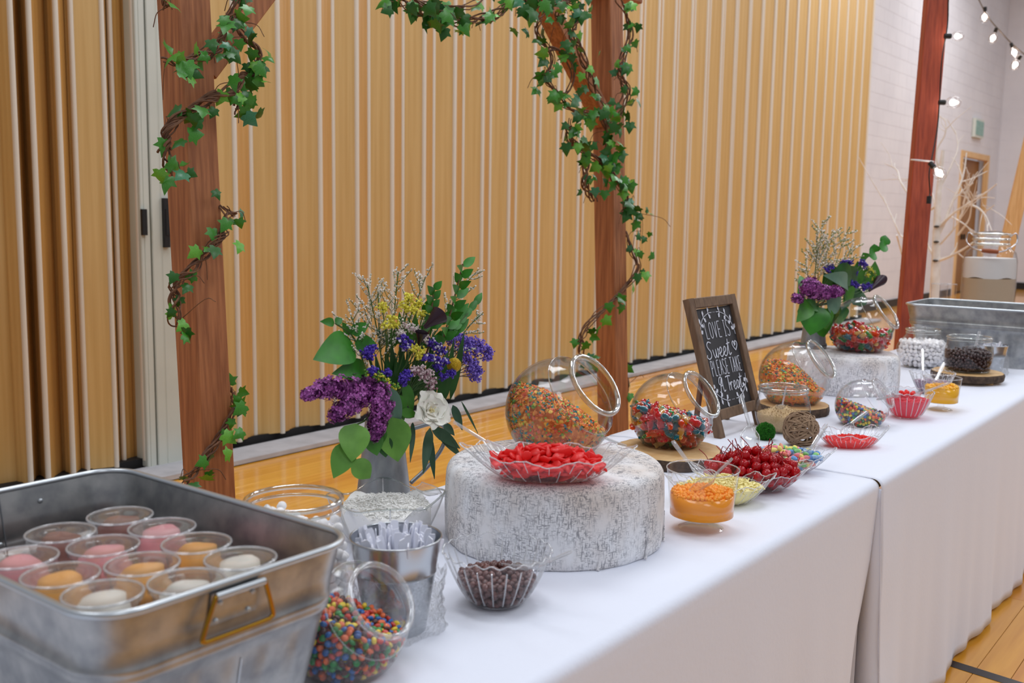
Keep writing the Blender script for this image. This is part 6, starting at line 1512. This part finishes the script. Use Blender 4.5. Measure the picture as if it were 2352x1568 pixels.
# ------------------------------------------------------------------ galvanised tubs
def tub(label, x0, x1, y0, y1, H, handle_face=True, plate_side=-1):
    cx, cy = (x0 + x1) / 2, (y0 + y1) / 2; c = np.array([cx, cy, T]); t = thing('metal_tub', label, 'tub', c); hx, hy = (x1 - x0) / 2, (y1 - y0) / 2
    na = 12; base = []
    def rr(k, z, off=0.0):
        a_, b_ = hx * k + off, hy * k + off; rc = 0.052 * k + max(off, -0.02); out = []
        for (sx_, sy_, a0) in ((1, 1, 0), (-1, 1, PI / 2), (-1, -1, PI), (1, -1, 1.5 * PI)):
            for q in np.linspace(a0, a0 + PI / 2, na): out.append((cx + sx_ * (a_ - rc) + rc * math.cos(q), cy + sy_ * (b_ - rc) + rc * math.sin(q), T + z))
        # straight runs get extra points so that ribs can be pressed in
        P = []; n = len(out)
        for i in range(n):
            p, q = np.array(out[i]), np.array(out[(i + 1) % n]); P.append(p)
            if np.linalg.norm(q - p) > 0.05:
                k_ = 40
                for j in range(1, k_): P.append(p + (q - p) * j / k_)
        return np.array(P)
    tap = lambda z: 0.80 + 0.20 * z / H
    zs_ = [0.0, 0.004] + list(np.linspace(0.012, H * 0.57, 8)) + [H * q for q in (0.62, 0.64, 0.655, 0.67, 0.69, 0.705, 0.72, 0.74, 0.82, 0.93, 1.0)]
    def ring(z, ins=0.0):
        P = rr(tap(z), z, -ins); d = P - c; n = len(P); bead = 0.006 * math.exp(-((z - H * 0.655) / (0.006)) ** 2) + 0.006 * math.exp(-((z - H * 0.705) / 0.006) ** 2)
        nrm = d.copy(); nrm[:, 2] = 0; 
        big = np.abs(d[:, 0]) / hx > np.abs(d[:, 1]) / hy; nn = np.zeros_like(nrm); nn[big, 0] = np.sign(d[big, 0]); nn[~big, 1] = np.sign(d[~big, 1])
        rib = np.where(big, np.cos(d[:, 1] * 2 * PI / 0.046), np.cos(d[:, 0] * 2 * PI / 0.046)); edge = np.where(big, np.abs(d[:, 1]) < hy * 0.68, np.abs(d[:, 0]) < hx * 0.62)
        env = np.clip((z - 0.015) / 0.02, 0, 1) * np.clip((H * 0.56 - z) / 0.02, 0, 1)
        return P + nn * (bead + 0.0028 * np.maximum(rib, -0.2) * edge * env)[:, None]
    m = MB(); outer = [ring(z) for z in zs_]; inner = [ring(z, 0.0016) for z in zs_[::-1][:-2]]; 
    fl_ = ring(0.010, 0.002); bot = ring(0.0)
    m.grid(np.array(outer + inner + [fl_, (fl_ - c) * (0.05, 0.05, 1) + c]), cv=True); m.grid(np.array([(bot - c) * (0.05, 0.05, 1) + c, bot]), cv=True)
    m.build('tub_body', 'spangle', parent=t, sharp=55)
    m = MB(); m.tube(rr(1.0, H, 0.001), 0.0045, 8, closed=True); m.build('rolled_rim', 'spangle_rim', parent=t, sharp=180)
    def sidept(face, s_, z, off):
        "point on the outside of face '-y' or '-x', s_ along it, off outwards"
        k = tap(z)
        return np.array([cx + s_, cy - hy * k - off, T + z]) if face == '-y' else np.array([cx - hx * k - off, cy + s_, T + z])
    if handle_face:
        m = MB(); P = [sidept('-y', s_, z, 0.003) for s_, z in ((-0.042, H * 0.80), (0.022, H * 0.80), (0.022, H * 0.965), (-0.042, H * 0.965))]; Q = [p + (0, 0.0015, 0) for p in P]
        m.add(P + Q, [(0, 1, 2, 3), (4, 7, 6, 5), (0, 4, 5, 1), (1, 5, 6, 2), (2, 6, 7, 3), (3, 7, 4, 0)]); hp_ = m.build('handle_plate', 'spangle', parent=t, smooth=False)
        m = MB(); m.tube(smooth_path([sidept('-y', s_, z, o) for s_, z, o in ((-0.040, H * 0.955, 0.009), (-0.043, H * 0.94, 0.010), (-0.057, H * 0.785, 0.016), (-0.055, H * 0.762, 0.017), (-0.046, H * 0.755, 0.017), (0.024, H * 0.755, 0.017), (0.033, H * 0.762, 0.017), (0.036, H * 0.785, 0.016), (0.025, H * 0.94, 0.010), (0.022, H * 0.955, 0.009))], 6), 0.0028, 10)
        bh_ = m.build('bail_handle', 'brass', parent=t, sharp=180)
        m = MB(); m.tube([sidept('-y', -0.041, H * 0.957, 0.009), sidept('-y', 0.023, H * 0.957, 0.009)], 0.0042, 10); m.build('handle_sleeve', 'spangle_rim', parent=bh_)
        for s_, z in ((-0.033, 0.82), (0.010, 0.82), (-0.030, 0.91), (0.013, 0.91)):
            m = MB(); m.ell(sidept('-y', s_, H * z, 0.0045), (0.003, 0.002, 0.003), 6, 10); m.build('rivet', 'spangle_rim', parent=hp_)
    sx_ = 0.012
    m = MB(); m.grid([[sidept('-y', sx_ + o, z, 0.0012) for o in (0, 0.0015, 0.002)] for z in (0.01, H * 0.55)]); m.build('side_seam', 'spangle_rim', parent=t)
    # rivets and seam inside the far long side
    for s_, z in ((0.085, 0.70), (0.085, 0.90), (0.150, 0.70), (0.150, 0.90)):
        k = tap(H * z); p = np.array([cx - hx * 0 - 0.105 + s_ * 1.0, cy + hy * k - 0.003, T + H * z]); m = MB(); m.ell(p, (0.0035, 0.002, 0.0035), 6, 10); m.build('rivet', 'spangle_rim', parent=t)
    k = tap(H * 0.8); m = MB(); m.tube([(cx - 0.012, cy + hy * tap(H * 0.62) - 0.002, T + H * 0.62), (cx - 0.012, cy + hy - 0.002, T + H * 0.99)], 0.0012, 5); m.build('inner_seam', 'galv_dark', parent=t)
    return t
tub('galvanised metal tub in the front corner full of lidded dessert cups', 0.505, 0.850, 0.892, 1.425, 0.235)
tub('galvanised metal tub at the far end of the second table', 4.70, 5.12, 0.845, 1.415, 0.255)

# ------------------------------------------------------------------ lidded cups of mousse in the front tub
MOU = {'chocolate': ((140, 92, 80), 'brown'), 'strawberry': ((236, 160, 166), 'pink'), 'mango': ((246, 176, 82), 'orange'), 'vanilla': ((240, 234, 222), 'cream white')}
for k, (col, nm) in MOU.items(): pbr('mousse_' + k, col, 0.5, sss=0.0)
CR, CHH = 0.042, 0.0685
def dessert_cup(c, kind, label, group):
    c = np.asarray(c, float); t = thing('dessert_cup', label, 'dessert cup', c, group); m = MB()
    m.lathe([(0.0005, 0.001), (0.027, 0.0), (0.029, 0.004), (0.0395, 0.0565), (CR, 0.0575), (CR, 0.060)], 32, c); m.build('cup_wall', 'cup_plastic', parent=t, sharp=50)
    m = MB(); m.lathe([(CR + 0.0012, 0.0565), (CR + 0.0018, 0.0625), (CR - 0.001, 0.065), (CR - 0.005, 0.0637), (0.012, 0.067), (0.0005, 0.0673)], 32, c); ld_ = m.build('lid', 'cup_plastic', parent=t, sharp=50)
    m = MB(); m.tube([c + ((CR + 0.0005) * math.cos(a), (CR + 0.0005) * math.sin(a), 0.0633) for a in np.linspace(0, 2 * PI, 32, endpoint=False)], 0.0017, 6, closed=True); m.build('lid_rim', 'plastic_rib', parent=ld_, sharp=180)
    m = MB(); P = []; ph = RNG.random() * 6
    prof = [(0.0005, 0.002), (0.0265, 0.002), (0.034, 0.030), (0.0335, 0.036), (0.029, 0.040), (0.0295, 0.047), (0.024, 0.052), (0.0235, 0.057), (0.016, 0.0612), (0.008, 0.0622), (0.0005, 0.0624)]
    def sw(P):
        d = P - c; th = np.arctan2(d[..., 1], d[..., 0]); rad_ = np.hypot(d[..., 0], d[..., 1]); k = np.clip((d[..., 2] - 0.036) / 0.02, 0, 1) * np.clip(rad_ / 0.012, 0, 1)
        P[..., 2] += k * 0.0022 * np.sin(th * 1 + 300 * d[..., 2] + ph); f = 1 + 0.05 * k * np.sin(3 * th + 200 * d[..., 2] + ph); P[..., 0] = c[0] + d[..., 0] * f; P[..., 1] = c[1] + d[..., 1] * f; return P
    m.lathe(prof, 28, c, warp=sw); m.build('mousse', 'mousse_' + kind, parent=t, sharp=180)
LID = 0.176
spots = [(278, 1185, 'chocolate', 'back corner'), (145, 1225, 'chocolate', 'by the long far side'), (372, 1214, 'strawberry', 'behind the orange ones'), (235, 1250, 'strawberry', 'in the middle, standing highest'), (448, 1246, 'mango', 'at the right-hand wall'), (522, 1292, 'vanilla', 'in the right-hand corner'),
         (345, 1306, 'mango', 'in the middle front'), (425, 1345, 'vanilla', 'at the front wall, middle'), (70, 1345, 'mango', 'in the left front'), (8, 1290, 'strawberry', 'at the left edge'), (190, 1385, 'vanilla', 'in the front corner')]
pts = np.array([at(px, py, 0.0115 + CHH * (2 if 'low' in w_ else 3) - 0.003) for px, py, k, w_ in spots]); xy = pts[:, :2].copy()
xlo, xhi, ylo, yhi = 0.505 + 0.034 + CR, 0.850 - 0.034 - CR, 0.892 + 0.040 + CR, 1.425 - 0.040 - CR
for it in range(300):
    for i in range(len(xy)):
        for j in range(i):
            d = xy[i] - xy[j]; L = np.linalg.norm(d) + 1e-9
            if L < 2 * CR + 0.005: xy[i] += d / L * (2 * CR + 0.005 - L) * 0.5; xy[j] -= d / L * (2 * CR + 0.005 - L) * 0.5
    xy[:, 0] = np.clip(xy[:, 0], xlo, xhi); xy[:, 1] = np.clip(xy[:, 1], ylo, yhi)
z0 = T + 0.0115
for (px, py, k, w_), p in zip(spots, xy):
    nm = MOU[k][1]; lift = 0.010 if 'highest' in w_ else (-0.0 if 'low' in w_ else 0.0)
    base = np.array([p[0], p[1], z0])
    dessert_cup(base, k, 'bottom lidded cup of %s mousse under the one %s' % (nm, w_), 'dessert cups in the tub, bottom layer')
    if 'low' not in w_: dessert_cup(base + (0, 0, CHH + 0.0012), k, 'middle lidded cup of %s mousse under the one %s' % (nm, w_), 'dessert cups in the tub, middle layer')
    dessert_cup(base + (0, 0, (CHH + 0.0012) * (1 if 'low' in w_ else 2)), k, 'lidded clear cup of %s mousse in the tub, %s' % (nm, w_), 'dessert cups in the tub, upper layer')

# ------------------------------------------------------------------ big drink jar and glasses on the last table
gel('lemonade', (214, 194, 166), 0.05, 0.2); pbr('foam_white', (222, 218, 214), 0.7); pbr('steel_wire', (200, 200, 204), 0.2, metal=1.0); pbr('handle_wood', (150, 78, 38), 0.45)
jc = atY(2274, 600, 1.0); XJ = 5.62; jb = np.array([XJ, atX(2274, 600, XJ)[1], T])
t = thing('drink_jar', 'big glass drink jar with a wire bail and wooden grip behind the far tub', 'jar', jb); RJ = 0.128
HJ = atX(2274, 535, XJ)[2] - T
prof = [(0.0005, 0.006), (RJ * 0.9, 0.004), (RJ, 0.012), (RJ * 1.01, HJ * 0.4), (RJ, HJ * 0.76), (RJ * 0.93, HJ * 0.83), (RJ * 0.70, HJ * 0.875), (RJ * 0.66, HJ * 0.89), (RJ * 0.66, HJ * 0.94)]
m = MB(); m.lathe(prof, 56, jb); m.build('glass_body', 'jar_glass', parent=t, sharp=50)
for z, q in ((0.90, 0.006), (0.945, 0.006), (0.99, 0.006)):
    m = MB(); m.tube([jb + (RJ * 0.67 * math.cos(a), RJ * 0.67 * math.sin(a), HJ * z) for a in np.linspace(0, 2 * PI, 40, endpoint=False)], q, 8, closed=True); m.build('neck_ring', 'thick_glass', parent=t, sharp=180)
m = MB(); m.lathe([(RJ * 0.66, HJ * 0.94), (RJ * 0.68, HJ * 0.97), (RJ * 0.64, HJ * 1.0), (RJ * 0.3, HJ * 1.015), (0.0005, HJ * 1.015)], 40, jb); m.build('glass_lid', 'jar_glass', parent=t, sharp=50)
m = MB(); m.lathe([(0.0005, 0.012), (RJ * 0.93, 0.012), (RJ * 0.97, 0.02), (RJ * 0.97, HJ * 0.60), (0.0005, HJ * 0.60)], 40, jb); m.build('lemonade', 'lemonade', parent=t, kind='stuff', label='pale beige drink filling the big jar')
def fw_(P): d = P - jb; th = np.arctan2(d[..., 1], d[..., 0]); P[..., 2] += 0.006 * np.sin(5 * th) * (d[..., 2] < HJ * 0.62); return P
m = MB(); m.lathe([(0.0005, HJ * 0.602), (RJ * 0.965, HJ * 0.602), (RJ * 0.97, HJ * 0.72), (RJ * 0.93, HJ * 0.78), (0.0005, HJ * 0.78)], 40, jb, warp=fw_); m.build('foam', 'foam_white', parent=t, kind='stuff')
side = np.array([0.22, -0.975, 0]); wv = [jb + side * (RJ * s_) + np.array([-0.98, -0.2, 0]) * o + np.array([0, 0, HJ * z]) for s_, o, z in ((-0.66, 0.0, 0.97), (-0.86, 0.0, 1.0), (-0.90, 0.01, 0.92), (-0.62, 0.10, 0.865), (-0.3, 0.132, 0.85), (0.3, 0.132, 0.84), (0.62, 0.10, 0.865), (0.90, 0.01, 0.92), (0.86, 0.0, 1.0), (0.66, 0.0, 0.97))]
m = MB(); m.tube(smooth_path(wv, 5), 0.0035, 8); wb_ = m.build('wire_bail', 'steel_wire', parent=t, sharp=180)
m = MB(); m.tube([wv[4] + (0, 0, 0), (wv[4] + wv[5]) / 2, wv[5]], [0.010, 0.012, 0.010], 12); m.build('wooden_grip', 'handle_wood', parent=wb_)
for px in (2158, 2178):
    gb = np.array([5.62, atX(px, 660, 5.62)[1], T]); tt = thing('clear_tumbler', 'clear plastic tumbler behind the far tub, %s' % ('nearer the red post' if px == 2158 else 'nearer the drink jar'), 'tumbler', gb)
    Hg = atX(px, 652, 5.62)[2] - T
    m = MB(); m.lathe([(0.0005, 0.003), (0.030, 0.0), (0.032, 0.004), (0.042, Hg)], 28, gb); m.build('cup_wall', 'clear_plastic', parent=tt, sharp=50)
    m = MB(); m.tube([gb + (0.042 * math.cos(a), 0.042 * math.sin(a), Hg) for a in np.linspace(0, 2 * PI, 28, endpoint=False)], 0.0016, 6, closed=True); m.build('rim_edge', 'plastic_rib', parent=tt, sharp=180)
bpy.context.view_layer.update()
